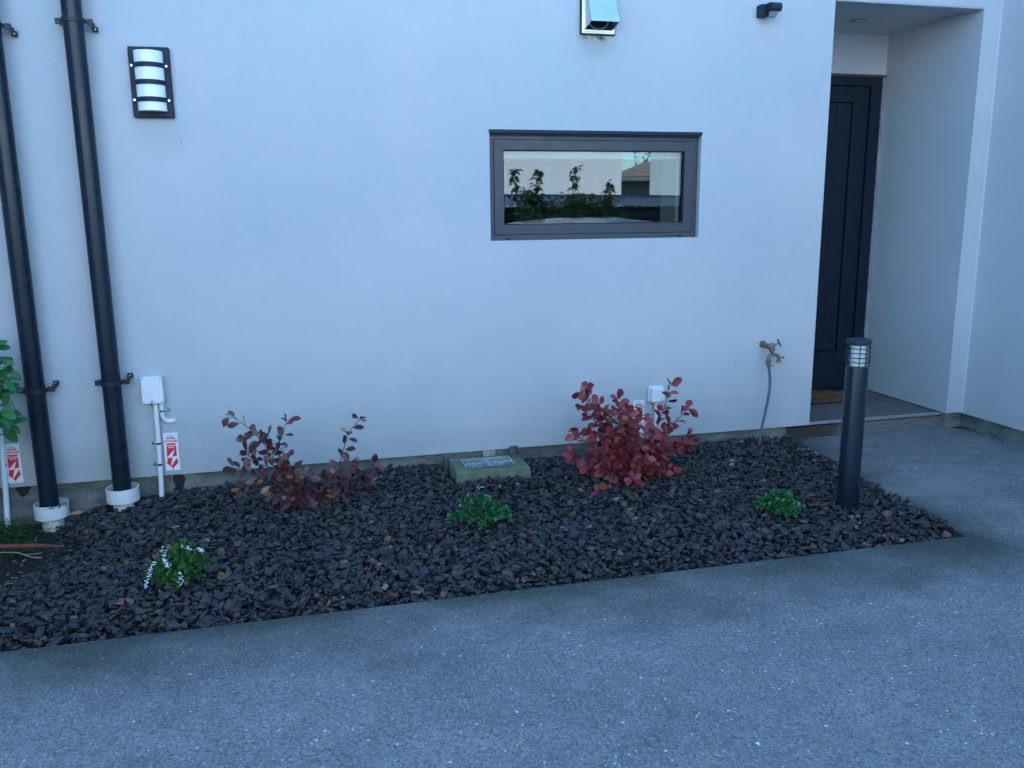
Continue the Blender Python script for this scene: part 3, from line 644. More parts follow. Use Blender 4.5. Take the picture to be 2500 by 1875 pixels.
gr.box(.7485, 1.0035, -.2675, -.259, z0, z1).box(.7485, 1.0035, -.109, -.1005, z0, z1).box(.7485, .757, -.2589, -.1091, z0, z1).box(.995, 1.0035, -.2589, -.1091, z0, z1).box(.7571, .9949, -.190, -.180, z0, z1)
gr.box(.869, .883, -.2589, -.1901, z0 + .0005, z1 + .0005).box(.869, .883, -.1799, -.1091, z0 + .0005, z1 + .0005)
for k in range(1, 16):
    x = .757 + .0149 * k
    if abs(x - .876) < .01: continue
    gr.box(x - .0032, x + .0032, -.2589, -.1901, z0, z1 - .0003).box(x - .0032, x + .0032, -.1799, -.1091, z0, z1 - .0003)
build('grate', gr, M_galv, dr)
build('side_plate', MB().prism([(.672, -.13), (.677, -.13), (.677, -.027), (.715, -.027), (.715, -.022), (.672, -.022)], 2, -.05, .104), M_side, dr)
build('side_plate', MB().prism([(1.063, -.10), (1.068, -.10), (1.068, -.022), (1.03, -.022), (1.03, -.027), (1.063, -.027)], 2, -.05, .114), M_side, dr)
bk = root('wall_bracket', (.93, .02, .08), 'small galvanised bracket tab poking out under the wall above the grate', 'bracket')
build('plate', MB().bbox(.893, .960, .012, .016, .050, .106, .001).prism([(.945, .050), (.960, .050), (.960, .062)], 1, .0085, .0118), M_galv, bk)

# ------------------------------------------------------------------ doormat
dmr = root('doormat', (3.25, .63, .095), 'brown coir doormat with dark edge before the entrance door', 'doormat')
def rot(pts, a, c): return [(c[0] + (x - c[0]) * math.cos(a) - (y - c[1]) * math.sin(a), c[1] + (x - c[0]) * math.sin(a) + (y - c[1]) * math.cos(a)) for x, y in pts]
mc = (3.2, .62); ma = R(0)
base = rot([(2.92, .45), (3.475, .45), (3.475, .765), (2.92, .765)], ma, mc)
build('rubber_base', MB().prism(base, 2, .0945, .103), M_black, dmr)
tf = MB()
for i in range(92):
    for j in range(52):
        x = 2.928 + i * .00588 + random.gauss(0, .001); y = .458 + j * .00585 + random.gauss(0, .001); h = .012 + random.uniform(-.003, .005)
        if (i % 12 < 2 and j % 5 < 4) : h -= .006
        a = random.uniform(0, 3); dx, dy = .0036 * math.cos(a), .0036 * math.sin(a); lx, ly = random.gauss(0, .003), random.gauss(0, .003)
        tf.add([(x - dx, y - dy, .1025), (x + dx, y + dy, .1025), (x + lx, y + ly, .1025 + h)], [(0, 1, 2)])
build('coir_pile', tf, M_coir, dmr, kind='stuff', clean=False)

# ------------------------------------------------------------------ gravel
def stone_mesh(seed, flat=.5):
    rr = random.Random(seed); bm = bmesh.new()
    for _ in range(9):
        v = Vector((rr.gauss(0, 1), rr.gauss(0, 1), rr.gauss(0, 1))).normalized() * rr.uniform(.82, 1.05)
        bm.verts.new((v.x * rr.uniform(.9, 1.15), v.y * .84, v.z * flat))
    res = bmesh.ops.convex_hull(bm, input=bm.verts[:]); bmesh.ops.delete(bm, geom=list({g for g in res['geom_interior'] + res['geom_unused'] if isinstance(g, bmesh.types.BMVert)}), context='VERTS')
    bmesh.ops.triangulate(bm, faces=bm.faces[:]); bm.verts.index_update()
    V = np.array([v.co[:] for v in bm.verts]); F = np.array([[v.index for v in f.verts] for f in bm.faces]); bm.free(); return V, F
VAR = [stone_mesh(s, f) for s, f in zip(range(24), [.30, .42, .55, .36, .48, .62] * 4)]
def rotm(n, tilt):
    a = rng.uniform(0, 2 * np.pi, n); t = rng.normal(0, tilt, n); b = rng.uniform(0, 2 * np.pi, n)
    ca, sa, ct, st, cb, sb = np.cos(a), np.sin(a), np.cos(t), np.sin(t), np.cos(b), np.sin(b); z = np.zeros(n); o = np.ones(n)
    Ra = np.stack([ca, -sa, z, sa, ca, z, z, z, o], 1).reshape(n, 3, 3); Rt = np.stack([o, z, z, z, ct, -st, z, st, ct], 1).reshape(n, 3, 3)
    Rb = np.stack([cb, -sb, z, sb, cb, z, z, z, o], 1).reshape(n, 3, 3); return Rb @ Rt @ Ra
def in_gravel(x, y):
    edge = -1.02 + .07 * np.sin(9 * y) + .10 * rng.normal(0, .35, len(x))
    left = np.where(y > -.92 + .05 * np.sin(14 * x), edge, -1.75)
    ok = (x > left) & (y < .02) & (y > -1.462) & (x < 2.705 + .07 * y - .005)
    ok &= ~((x > dx0 - .01) & (x < dx1 + .01) & (y > dy0 - .008))
    ok &= ((x - BX) ** 2 + (y - BY) ** 2 > .052 ** 2) & ((x + .856) ** 2 + (y + .08) ** 2 > .055 ** 2)
    return ok
def scatter(step, smin, smax, dz_, tilt):
    gx, gy = np.meshgrid(np.arange(-1.75, 2.72, step), np.arange(-1.47, .03, step)); x = gx.ravel() + rng.normal(0, step * .38, gx.size); y = gy.ravel() + rng.normal(0, step * .38, gx.size)
    k = in_gravel(x, y); x, y = x[k], y[k]; n = len(x)
    s = smin + (smax - smin) * rng.power(.75, n) ** 1.0 * rng.uniform(.3, 1, n)
    return x, y, gz(x, y) + dz_ + rng.normal(0, .0045, n), s, rotm(n, tilt)
VV, FF, off = [], [], 0
for args in ((.0245, .014, .024, -.012, .35), (.0235, .010, .022, .000, .50), (.030, .014, .031, .009, .50)):
    x, y, z, s, Rm = scatter(*args); var = rng.integers(0, len(VAR), len(x))
    for vi, (V, F) in enumerate(VAR):
        k = np.where(var == vi)[0]
        if not len(k): continue
        W = np.einsum('nij,vj->nvi', Rm[k], V) * s[k][:, None, None] + np.stack([x[k], y[k], z[k]], 1)[:, None, :]
        VV.append(W.reshape(-1, 3)); FF.append((F[None] + (np.arange(len(k)) * len(V))[:, None, None] + off).reshape(-1, 3)); off += len(k) * len(V)
VV = np.concatenate(VV); FF = np.concatenate(FF)
me = bpy.data.meshes.new('gravel'); me.vertices.add(len(VV)); me.vertices.foreach_set('co', VV.ravel().astype(np.float32))
me.loops.add(FF.size); me.loops.foreach_set('vertex_index', FF.ravel().astype(np.int32)); me.polygons.add(len(FF)); me.polygons.foreach_set('loop_start', np.arange(0, FF.size, 3, dtype=np.int32))
me.update(calc_edges=True); me.shade_flat(); me.materials.append(M_rock)
gravel = bpy.data.objects.new('gravel', me); COL.objects.link(gravel); tag(gravel, 'loose dark grey and brown stone chips filling the bed along the wall', kind='stuff')
SM = []
for i, (V, F) in enumerate(VAR):
    q = bpy.data.meshes.new('stone'); q.from_pydata(V.tolist(), [], F.tolist()); q.materials.append(M_rock)
    bm = bmesh.new(); bm.from_mesh(q); bmesh.ops.recalc_face_normals(bm, faces=bm.faces); bmesh.ops.bevel(bm, geom=bm.edges[:], offset=.025, segments=1, affect='EDGES'); bm.to_mesh(q); bm.free(); q.shade_flat(); SM.append(q)
n = 0
while n < 290:
    x = random.uniform(-1.2, 2.6); y = -1.455 + abs(random.gauss(0, .42))
    if y > -.02 or not in_gravel(np.array([x]), np.array([y]))[0] or x > 2.56 and y < -1.3: continue
    o = bpy.data.objects.new('stone', random.choice(SM)); COL.objects.link(o); o.parent = gravel
    s = random.uniform(.021, .034); o.scale = (s, s, s * random.uniform(.8, 1.1)); o.rotation_euler = (random.gauss(0, .35), random.gauss(0, .35), random.uniform(0, 6.28))
    o.location = (x, y, float(gz(x, y)) + .011); n += 1

# ------------------------------------------------------------------ plants
def leaf_mesh(name, L_, W_, material, fold=.18, curl=.15, obov=.58):
    P_ = []; seg = 6
    for i in range(seg + 1):
        t = i / seg; wd = W_ / 2 * max(0., math.sin(math.pi * (t ** (math.log(.5) / math.log(obov))))) ** .75
        if i in (0, seg): wd = 0
        zc = -curl * L_ * t * t + .08 * L_ * t
        P_.append((t * L_, wd, zc))
    vs, fs = [], []
    for t, wd, zc in P_: vs += [(t, wd, zc + fold * wd), (t, 0, zc), (t, -wd, zc + fold * wd)]
    for i in range(seg): fs += [(3 * i, 3 * i + 1, 3 * i + 4, 3 * i + 3), (3 * i + 1, 3 * i + 2, 3 * i + 5, 3 * i + 4)]
    st = len(vs); vs += [(-.22 * L_, .0006, 0), (-.22 * L_, -.0006, 0), (0, -.0006, .0), (0, .0006, .0)]; fs.append((st, st + 1, st + 2, st + 3))
    q = bpy.data.meshes.new(name); q.from_pydata(vs, [], fs); q.polygons.foreach_set('use_smooth', [True] * len(fs)); q.materials.append(material); return q
def frame(d, up):
    d = d.normalized(); n = (up - d * up.dot(d)); n = n.normalized() if n.length > 1e-4 else d.orthogonal().normalized(); s = n.cross(d); return Matrix((d, s, n)).transposed()
def place_leaf(meshes, parent, p, d, up, sc, name='leaf'):
    o = bpy.data.objects.new(name, random.choice(meshes)); COL.objects.link(o); o.parent = parent
    Mx = frame(d, up).to_4x4() @ Matrix.Scale(sc, 4); Mx.translation = p + frame(d, up).col[0] * .008 - ORG[parent.name]; o.matrix_local = Mx; return o
def rv(s=1.): return Vector((random.gauss(0, s), random.gauss(0, s), random.gauss(0, s)))
def shrub(t, base, branches, meshes, maxl, step, ydep, size=(.75, 1.15), start=.3, thick=.0034, stem_m=None):
    base = Vector(base); st = MB(); spots = []
    for br in branches:
        yo = random.uniform(-ydep, ydep); pts = [base + Vector((random.gauss(0, .012), random.gauss(0, .012), 0))]
        K = len(br)
        if K == 1:
            tx, tz = br[0]; mx = base.x + (tx - base.x) * .38; mz = base.z + (tz - base.z) * .55
            pts += [Vector((mx + random.gauss(0, .012), base.y + yo * .45, mz)), Vector((tx, base.y + yo, tz))]
        else:
            for i, (px, pz) in enumerate(br): pts.append(Vector((px, base.y + yo * (i + 1) / K, pz)))
        pts = smooth_pts(pts, 16); nP = len(pts)
        st.tube(pts, [thick * (1 - .72 * i / (nP - 1)) for i in range(nP)], 6)
        acc = 0; ln = sum((pts[i + 1] - pts[i]).length for i in range(nP - 1)); run = 0; side = random.uniform(0, 6.28)
        for i in range(nP - 1):
            sg_ = (pts[i + 1] - pts[i]); run += sg_.length; acc += sg_.length
            if run / ln > start and acc > step:
                acc = 0; side += 2.2; spots.append((pts[i + 1], sg_.normalized(), side))
        for q in range(3): spots.append((pts[-1], sg_.normalized(), side + 2.1 * q))
    build('stem', st, stem_m or M_stem, t)
    random.shuffle(spots); ex = MB()
    for i, (p, d, a) in enumerate(spots):
        u = d.orthogonal().normalized(); v = d.cross(u); out = u * math.cos(a) + v * math.sin(a)
        dd = (d * .55 + out * .9 + rv(.25)); dd.z += random.uniform(-.45, .15); up = Vector((0, -.75, .8)) + rv(.5); sc = random.uniform(*size)
        if i < maxl: place_leaf(meshes, t, p, dd, up, sc)
        else:
            q = random.choice(meshes); F_ = frame(dd, up); ex.add([p + F_ @ (w_.co * sc) for w_ in q.vertices], [tuple(f.vertices) for f in q.polygons], True)
    if ex.v: build('foliage', ex, meshes[0].materials[0], t, kind='stuff', clean=False)
    return len(spots)
RB = [[[1.299, .501]], [[1.305, .451]], [[1.21, .308]], [[1.388, .396]], [[1.492, .419]], [[1.441, .372]], [[1.53, .37]], [[1.60, .12], [1.66, .30], [1.70, .40], [1.724, .495]], [[1.759, .402]], [[1.73, .291]], [[1.82, .211]], [[1.66, .25]], [[1.194, .208]], [[1.287, .14]], [[1.309, .035]],
      [[1.436, .024]], [[1.564, .033]], [[1.693, .043]], [[1.758, .069]], [[1.372, .009]], [[1.626, .132]], [[1.516, .265]], [[1.39, .274]], [[1.454, .188]], [[1.581, .219]], [[1.69, .169]], [[1.40, .33]], [[1.34, .25]], [[1.30, .40]], [[1.45, .10]], [[1.53, .34]], [[1.80, .15]], [[1.35, .10]], [[1.66, .09]], [[1.48, .30]], [[1.77, .26]], [[1.45, .40]], [[1.52, .385]], [[1.54, .28]], [[1.57, .20]], [[1.50, .20]], [[1.42, .16]], [[1.60, .26]], [[1.55, .15]], [[1.48, .08]]]
red = root('red_shrub', (1.51, -.50, .0), 'dense crimson-leaved shrub growing in gravel before the round-cornered box', 'shrub')
RL = [leaf_mesh('leaf', .050, .031, M_red), leaf_mesh('leaf', .045, .030, M_red, .1, .3), leaf_mesh('leaf', .054, .033, M_red, .25, .1)]
nr = shrub(red, (1.51, -.50, .0), RB, RL, 298, .0105, .13, (.7, 1.2), .24); print('RED SPOTS', nr)
PB = [[[-.097, .241], [-.194, .361], [-.274, .441], [-.323, .477]], [[-.13, .281], [-.107, .364], [-.086, .428]], [[-.167, .247], [-.251, .282], [-.263, .367]], [[-.134, .206], [-.236, .253], [-.259, .288]], [[-.189, .173], [-.272, .237], [-.314, .25]],
      [[-.122, .129], [-.224, .176], [-.294, .163]], [[.104, .147], [.145, .259], [.177, .352], [.231, .415]], [[.115, .185], [.161, .2], [.181, .237]], [[.111, .108], [.223, .156], [.284, .199]], [[.146, .085], [.221, .117], [.269, .142]], [[-.107, .079], [-.164, .017]],
      [[-.074, .038], [-.085, -.01]], [[-.021, .043], [-.019, .01]], [[.071, .053], [.097, .021]], [[.128, .087], [.141, .046]], [[-.103, .146], [-.123, .11]], [[-.032, .14], [-.099, .203]], [[.02, .116], [-.022, .158]], [[.074, .111], [.058, .151]], [[-.06, .12]], [[-.16, .12]], [[.17, .11]], [[.05, .09]], [[-.20, .19]], [[-.16, .30], [-.22, .40]], [[-.10, .27], [-.17, .36]]]
pur = root('purple_shrub', (.0, -.47, .01), 'sparse dusky purple shrub with two long arching branches beside the junction box', 'shrub')
PL = [leaf_mesh('leaf', .044, .022, M_purple), leaf_mesh('leaf', .038, .021, M_purple, .1, .3), leaf_mesh('leaf', .048, .024, M_purple, .25, .1)]
print('PUR', shrub(pur, (.0, -.47, .01), PB, PL, 290, .0145, .06, (.85, 1.3), .28))
lf = root('green_shrub', (-1.42, -.25, -.04), 'broad-leaved green shrub at the left edge of the photo by the moss-stained pipe', 'shrub')
GB = [[[-1.40, .4], [-1.30, .62], [-1.26, .73]], [[-1.40, .45], [-1.32, .70], [-1.27, .79]], [[-1.38, .35], [-1.29, .54], [-1.25, .60]], [[-1.38, .32], [-1.30, .46], [-1.24, .47]], [[-1.36, .34], [-1.30, .44], [-1.26, .44]], [[-1.38, .4], [-1.30, .50], [-1.25, .52]], [[-1.37, .5], [-1.29, .68], [-1.23, .70]], [[-1.37, .45], [-1.28, .62], [-1.23, .66]], [[-1.42, .5], [-1.36, .8]], [[-1.45, .4], [-1.42, .65]]]
GL = [leaf_mesh('leaf', .072, .030, M_green_d, .12, .25), leaf_mesh('leaf', .062, .028, M_green_d, .2, .1)]
shrub(lf, (-1.42, -.25, -.04), GB, GL, 160, .022, .04, (.9, 1.3), .6, .005, M_twig)

def small_plant(name, c, rx, h, material, label, nshoot, lsize, upright=.5, group=None):
    t = root(name, c, label, 'plant', group); c = Vector(c); fo = MB(); st = MB()
    for k in range(nshoot):
        az = random.uniform(0, 2 * math.pi); e = random.uniform(.0, 1) ** .7; rr = rx * e * random.uniform(.75, 1.1)
        tip = c + Vector((rr * math.cos(az), rr * math.sin(az), h * (1 - .62 * e ** 2) * random.uniform(.7, 1.12)))
        mid = c + (tip - c) * .55 + Vector((0, 0, .012)); pts = smooth_pts([c + rv(.006), mid, tip], 4)
        st.tube(pts, .0011, 4); nP = len(pts)
        for i in range(2, nP):
            for q in range(3 if i < nP - 1 else 5):
                d = (pts[i] - pts[i - 1]).normalized(); dd = (d * (.8 if i == nP - 1 else .35) + rv(.6) * .9 + Vector((0, 0, .25))).normalized(); l_ = lsize * random.uniform(.65, 1.2); w_ = l_ * random.uniform(.24, .36)
                F_ = frame(dd, Vector((0, 0, 1)) + rv(.5)); o = pts[i] + rv(.002)
                fo.add([o, o + F_ @ Vector((l_ * .5, w_, .1 * l_)), o + F_ @ Vector((l_, 0, -.08 * l_)), o + F_ @ Vector((l_ * .5, -w_, .1 * l_))], [(0, 1, 2, 3)])
    build('stem', st, M_stem_g, t, kind='stuff', clean=False); build('foliage', fo, material, t, kind='stuff', clean=False); return t
pa = small_plant('flowering_plant', (-.485, -1.10, .0), .125, .140, M_green_a, 'low yellow-green plant with white flower clusters near the front of the gravel', 95, .020)
pb = small_plant('green_plant', (.70, -.86, .0), .120, .135, M_green_b, 'low bushy dark green plant in front of the gully grate', 62, .028)
pc = small_plant('green_plant', (1.985, -1.06, .0), .105, .095, M_green_c, 'low bright green plant in the gravel just left of the bollard light', 46, .027)
def flowers(t, c, spikes, n=16, s=.0042):
    for (dx, dy, dz_, ex, ey, ez) in spikes:
        f = MB(); a = Vector(c) + Vector((dx, dy, dz_)); b = Vector(c) + Vector((ex, ey, ez))
        for k in range(n):
            p = a.lerp(b, k / n) + rv(.0042)
            for q in range(4):
                an = q * math.pi / 2 + random.random(); d = Vector((math.cos(an), math.sin(an) - .25, .35)).normalized(); F_ = frame(d, Vector((0, -.6, 1)))
                f.add([p, p + F_ @ Vector((s * .6, s * .45, 0)), p + F_ @ Vector((s, 0, .0)), p + F_ @ Vector((s * .6, -s * .45, 0))], [(0, 1, 2, 3)])
        build('flower_cluster', f, M_petal, t, kind='stuff', clean=False)
C_ = (-.485, -1.10, .0)
flowers(pa, C_, [(-.045, -.02, .150, -.035, -.05, .115), (-.035, -.05, .115, -.018, -.075, .095), (-.070, -.04, .11, -.090, -.055, .075), (-.090, -.06, .070, -.106, -.070, .030), (.020, -.09, .085, .020, -.108, .035), (.02, .01, .145, .045, -.01, .135), (.075, .0, .13, .09, -.01, .125)], 18)
flowers(pb, (.70, -.86, .0), [(-.01, .05, .165, .02, .055, .17), (-.055, .03, .15, -.065, .02, .125)], 9, .003)

# ground cover, soil debris at the left
gc = MB()
for k in range(4200):
    r_ = random.random()
    if r_ < .85: x, y = random.gauss(-1.34, .085), random.gauss(-.17, .10)
    else: x, y = random.gauss(-1.21, .045), random.gauss(-.40, .02)
    if y > .0: continue
    z = float(gz(x, y)) - .015 + random.uniform(0, .05); d = Vector((random.gauss(0, 1), random.gauss(0, 1), random.uniform(-.1, .6))).normalized(); l_ = random.uniform(.006, .011)
    F_ = frame(d, Vector((0, 0, 1)) + rv(.3)); o = Vector((x, y, z)); gc.add([o, o + F_ @ Vector((l_ * .5, l_ * .4, 0)), o + F_ @ Vector((l_, 0, 0)), o + F_ @ Vector((l_ * .5, -l_ * .4, 0))], [(0, 1, 2, 3)])
tag(build('ground_cover', gc, M_clover, kind='stuff', clean=False), 'small-leaved green ground cover on the dark soil at the left')
tag(build('edging_rod', MB().tube([(-2.2, -.43, -.022), (-1.30, -.447, -.024), (-1.12, -.470, -.030), (-1.02, -.490, -.036)], [.010, .010, .009, .003], 12), M_rusty), 'rusty red-brown rod lying across the soil at the left', 'rod')
tw = MB().tube(smooth_pts([(-1.26, -.515, -.028), (-1.18, -.55, -.022), (-1.12, -.60, -.026), (-1.07, -.63, -.025)]), [.0022] * 19, 6).tube([(-1.15, -.575, -.024), (-1.08, -.585, -.022)], .0014, 6)
tag(build('twig', tw, M_twig), 'thin pale forked twig on the soil below the rusty rod', 'twig')
def flat_leaf(name, p, L_, W_, rz, material, label, tilt=(.1, .1)):
    q = leaf_mesh(name, L_, W_, material, .15, .15); o = bpy.data.objects.new(name, q); COL.objects.link(o); o.location = p; o.rotation_euler = (tilt[0], tilt[1], rz); return tag(o, label, 'leaf')
flat_leaf('fallen_leaf', (-1.085, -.135, -.018), .065, .026, .35, M_fallen, 'curled orange-brown fallen leaf right of the moss-stained socket', (.5, -.1))
flat_leaf('fallen_leaf', (-1.19, -.93, -.010), .085, .045, -.2, M_yleaf, 'yellow-green fallen leaf at the left edge of the gravel', (.2, 0))
db = MB()
for k in range(150):
    x = random.gauss(-1.14, .10); y = random.uniform(-.95, -.05)
    a = random.uniform(0, 6.28); l_ = random.uniform(.006, .022); p = Vector((x, y, float(gz(x, y)) - .012)); d = Vector((math.cos(a), math.sin(a), random.gauss(0, .15)))
    db.tube([p, p + d * l_], random.uniform(.0008, .0022), 5)
tag(build('bark_debris', db, M_twig, kind='stuff', clean=False), 'pale splinters and bark bits on the dark soil')
db = MB()
for k in range(110):
    t_ = random.random() ** 1.5; x = 3.90 - abs(random.gauss(0, .022)); y = .02 - t_ * .36 + random.gauss(0, .01)
    if k < 40: x = 3.90 - random.uniform(0, .07); y = .02 - random.uniform(0, .06)
    a = random.uniform(0, 6.28); l_ = random.uniform(.006, .024); p = Vector((min(x, 3.905), min(y, .025), .003)); d = Vector((math.cos(a), math.sin(a), random.uniform(0, .4)))
    db.tube([p, p + d * l_], random.uniform(.0008, .0018), 5)
tag(build('leaf_litter', db, M_stem, kind='stuff', clean=False), 'brown leaf litter gathered in the corner beside the step')
tag(build('twig', MB().tube(smooth_pts([(3.805, .012, .004), (3.83, -.06, .008), (3.87, -.16, .006), (3.885, -.27, .004)]), .0017, 6), M_twig), 'thin curved dry twig in the wall corner right of the step', 'twig')
def pebble(x, y, s, mm_, label):
    q = SM[random.randrange(len(SM))].copy(); q.materials.clear(); q.materials.append(mm_); o = bpy.data.objects.new('pebble', q); COL.objects.link(o); o.location = (x, y, s * .3); o.scale = (s, s, s * .8); o.rotation_euler = (0, 0, random.uniform(0, 6)); tag(o, label, 'pebble')
pebble(.742, -2.159, .0065, M_fallen, 'tiny reddish pebble lying on the open driveway')
pebble(.706, -2.303, .0085, M_pebble, 'tan pebble lying nearest the camera on the driveway')
pebble(1.205, -1.510, .010, M_rock, 'dark stone chip strayed onto the driveway edge')
pebble(1.058, -2.495, .0070, M_signw, 'small white chip on the driveway')

# ------------------------------------------------------------------ across the driveway (seen in the window's reflection)
nb = root('neighbouring_house', (-2, -14, -.3), 'plain beige rendered house across the driveway, mirrored in the window', 'house')
build('wall', MB().box(-10, 6.38, -16, -12, -.3, 6.2), M_beige, nb)
build('roof', MB().box(-10.3, 6.6, -16.3, -11.8, 6.2, 6.4), M_tile, nb)
nb2 = root('grey_house', (11, -16, -.3), 'grey rendered house corner mirrored at the right of the window', 'house')
build('wall', MB().prism([(7.85, -14), (14, -14), (14, -18), (9.9, -18)], 2, -.3, 3.35), M_gable, nb2); build('roof', MB().prism([(7.8, -13.9), (14.3, -13.9), (14.3, -18.2), (10, -18.2)], 2, 3.35, 3.45), M_tile, nb2)
nb3 = root('tiled_house', (13, -24, -.3), 'low pale house with a brown tiled hip roof between the neighbours', 'house')
build('wall', MB().box(9.55, 18, -23.4, -20.5, -.3, 2.2), M_beige, nb3)
build('fascia', MB().box(9.25, 18.3, -20.1, -20.0, 2.17, 2.33), M_timber_dk, nb3)
for k in range(9):
    f0, f1 = k / 9, (k + 1) / 9; y0, y1 = -20.0 - 3.6 * f0, -20.0 - 3.6 * f1; z0, z1 = 2.34 + .62 * f0, 2.34 + .62 * f1; xa, xb = 9.2 + 2.6 * f0, 9.2 + 2.6 * f1
    build('tile_course', MB().add([(xa, y0, z0 + .03), (18.3, y0, z0 + .03), (18.3, y1, z1), (xb, y1, z1), (xa, y0, z0 - .02), (18.3, y0, z0 - .02)], [(0, 1, 2, 3), (0, 4, 5, 1)]), M_tile, nb3)
build('roof_end', MB().add([(11.8, -23.6, 2.96), (18.3, -23.6, 2.96), (18.3, -23.7, 2.0), (11.8, -23.7, 2.0), (9.2, -20, 2.34)], [(0, 1, 2, 3), (0, 3, 4)]), M_tile, nb3)
sh = root('lean_to_shed', (2, -8, -.3), 'low dark shed with a blue-grey corrugated iron roof, mirrored in the window', 'shed')
cr_ = MB(); W0, W1, pit = -4.0, 7.2, .10; n = int((W1 - W0) / pit) * 6
vs = []
for i in range(n + 1):
    x = W0 + (W1 - W0) * i / n; h = .021 * math.cos(2 * math.pi * (x - W0) / pit); vs += [(x, -7.0, 1.385 + h), (x + .25, -8.1, 1.62 - .0107 * (x + 4) + h)]
cr_.add(vs, [(2 * i, 2 * i + 1, 2 * i + 3, 2 * i + 2) for i in range(n)], True)
build('roof', cr_, M_iron, sh, clean=False)
build('ridge_cap', MB().tube([(-4.0, -8.1, 1.625), (7.4, -8.1, 1.50)], .035, 10), M_iron, sh)
build('fascia', MB().box(-3.95, 7.15, -7.16, -7.12, 1.22, 1.388), M_timber_dk, sh); build('rail', MB().box(-3.95, 7.15, -7.12, -7.10, 1.12, 1.14), M_trim, sh)
for k in range(74):
    x = -3.95 + k * .15; build('plank', MB().box(x, x + .144, -7.20, -7.175 - .004 * (k % 2), -.26, 1.380), M_timber_dk, sh)
build('side_wall', MB().box(-3.95, -3.9, -9.3, -7.21, -.26, 1.36).box(7.1, 7.15, -9.3, -7.21, -.26, 1.36).box(-3.95, 7.15, -9.35, -9.3, -.26, 1.3), M_timber_dk, sh)
def bush(x, y, h, tips, label, seed):
    random.seed(seed); t = root('garden_bush', (x, y, -.3), label, 'bush', 'bushes along the shed'); st = MB(); fo = MB(); b = Vector((x, y, -.3))
    for (tx, tz, dense) in tips:
        for k in range(9 if dense else 2):
            tip = Vector((tx + random.gauss(0, .10 if dense else .02), y + random.gauss(0, .12), tz - (random.uniform(0, .35) if dense else random.uniform(0, .05)))); pts = smooth_pts([b, b.lerp(tip, .5) + Vector((0, 0, .12)), tip], 7)
            st.tube(pts, [.012 * (1 - .8 * i / (len(pts) - 1)) for i in range(len(pts))], 5)
            for i in range(6, len(pts)):
                for q in range(20 if dense else 8):
                    o = pts[i] + rv(.045 if dense else .012); l_ = random.uniform(.07, .12); F_ = frame(Vector((random.gauss(0, .6), random.gauss(0, .6), random.uniform(-1, .2))), Vector((0, 0, 1)) + rv(.5))
                    fo.add([o, o + F_ @ Vector((l_ * .5, l_ * .2, .1 * l_)), o + F_ @ Vector((l_, 0, -.1 * l_)), o + F_ @ Vector((l_ * .5, -l_ * .2, .1 * l_))], [(0, 1, 2, 3)])
    build('trunk', st, M_bark, t, clean=False); build('foliage', fo, M_olive, t, kind='stuff', clean=False)
bush(3.0, -6.6, 2, [(2.83, 1.88, 0), (3.13, 1.87, 0), (3.02, 1.62, 1), (3.08, 1.40, 1)], 'leafy bush with two tall shoots before the shed', 5)
bush(3.5, -6.6, 2, [(3.66, 1.88, 0), (3.40, 1.50, 1), (3.58, 1.52, 1), (3.45, 1.35, 1)], 'leafy bush with one tall shoot before the shed', 6)
bush(4.05, -6.6, 2, [(4.08, 1.72, 0), (4.00, 1.50, 1), (4.20, 1.40, 1)], 'shorter leafy bush before the shed', 7)
random.seed(3)
def tree(x, y, h, label):
    t = root('tree', (x, y, -.3), label, 'tree'); tr = MB().tube([(x, y, -.3), (x + .1, y, h * .4), (x, y + .1, h * .8)], [.22, .15, .05], 12); cr2 = MB(); cs = []
    for k in range(16):
        a = random.uniform(0, 6.28); r_ = random.uniform(.3, 1.7); c = Vector((x + r_ * math.cos(a), y + r_ * math.sin(a), h * random.uniform(.38, 1.0))); cs.append(c); tr.tube([(x, y, h * .35), c], [.06, .015], 6)
    for c in cs:
        for q in range(260):
            o = c + rv(.42); l_ = random.uniform(.10, .2); F_ = frame(rv(1), rv(1)); cr2.add([o, o + F_ @ Vector((l_ * .5, l_ * .3, 0)), o + F_ @ Vector((l_, 0, 0)), o + F_ @ Vector((l_ * .5, -l_ * .3, 0))], [(0, 1, 2, 3)])
    build('trunk', tr, M_bark, t, clean=False); build('crown', cr2, M_tree, t, kind='stuff', clean=False)
tree(14.9, -27, 7.5, 'dark evergreen tree behind the tiled house')
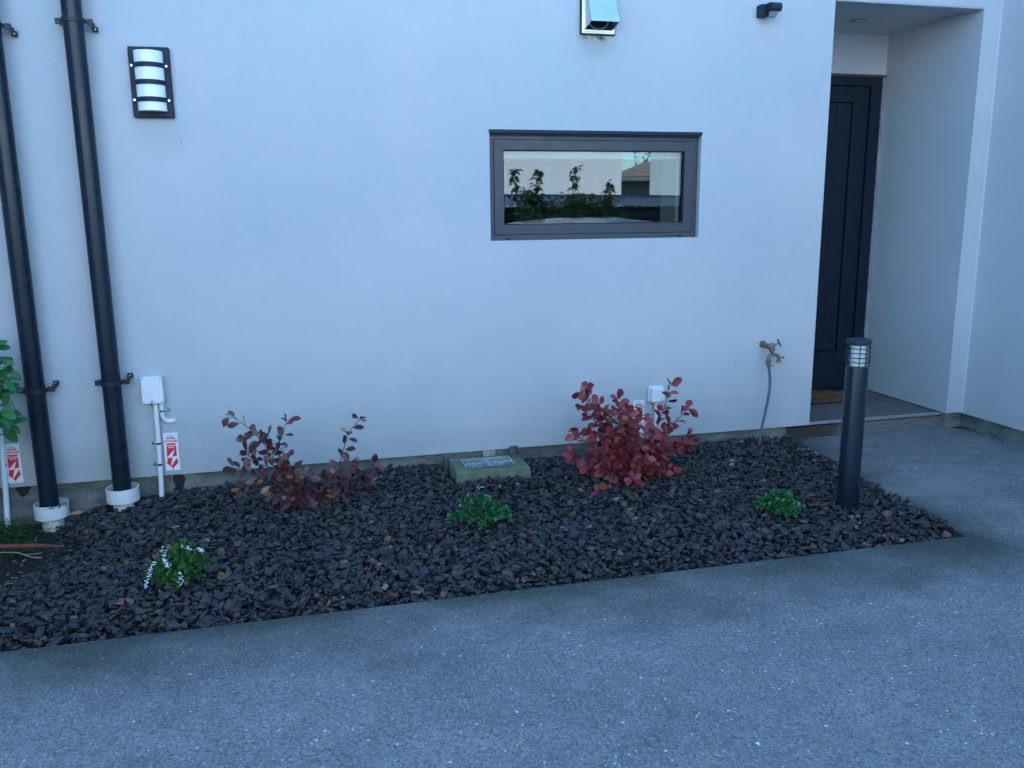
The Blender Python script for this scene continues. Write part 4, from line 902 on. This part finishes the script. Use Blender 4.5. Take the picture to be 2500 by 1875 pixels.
# silver car parked behind the photographer
car = root('parked_car', (3.1, -5.45, -.25), 'silver hatchback parked across the driveway before the shed', 'car')
CX, g = 3.15, -.25
def prof_sec(y, top, inset):
    P_ = [(-1.95, .35), (-1.98, .62), (-1.80, .78), (-1.05, .90), (-.62, top - .04), (-.2, top), (.55, top), (1.0, top - .05), (1.65, .95), (1.90, .88), (1.98, .55), (1.95, .35)]
    return [(CX + u, y, g + v) for u, v in P_]
ys_ = [(-.84, 1.30), (-.76, 1.40), (-.5, 1.475), (0, 1.50), (.5, 1.475), (.76, 1.40), (.84, 1.30)]
b = MB(); nP = 12
for yy, tp_ in ys_: b.v += prof_sec(-5.45 + yy * (1.0), tp_, 0)
b.f += [(i * nP + j, i * nP + (j + 1) % nP, (i + 1) * nP + (j + 1) % nP, (i + 1) * nP + j) for i in range(6) for j in range(nP)] + [tuple(range(nP)), tuple(range(6 * nP, 7 * nP))]; b.sm += [True] * len(b.f)
body = build('body', b, M_carp, car)
for sy in (-1, 1):
    y0 = -5.45 + sy * .845; build('side_window', MB().prism([(CX - .95, g + .93), (CX - .6, g + 1.22), (CX + .1, g + 1.24), (CX + .1, g + .93)], 1, y0, y0 + sy * .012), M_carglass, car)
    build('side_window', MB().prism([(CX + .16, g + .93), (CX + .16, g + 1.24), (CX + .85, g + 1.22), (CX + 1.3, g + .95)], 1, y0, y0 + sy * .012), M_carglass, car)
    for wx in (-1.2, 1.25):
        wh = build('wheel', MB().tube([(CX + wx, y0 - sy * .18, g + .31), (CX + wx, y0 + sy * .015, g + .31)], .31, 32), M_tyre, car)
        build('rim', MB().tube([(CX + wx, y0 + sy * .010, g + .31), (CX + wx, y0 + sy * .022, g + .31)], .20, 24), M_galv, wh)
for wx, z in ((-1.93, .68), (1.93, .74)):
    for sy in (-.6, .6): build('headlight' if wx < 0 else 'tail_light', MB().bbox(CX + wx - .04, CX + wx + .04, -5.45 + sy - .14, -5.45 + sy + .14, g + z - .06, g + z + .06, .015), M_trim if wx < 0 else M_signr, car)
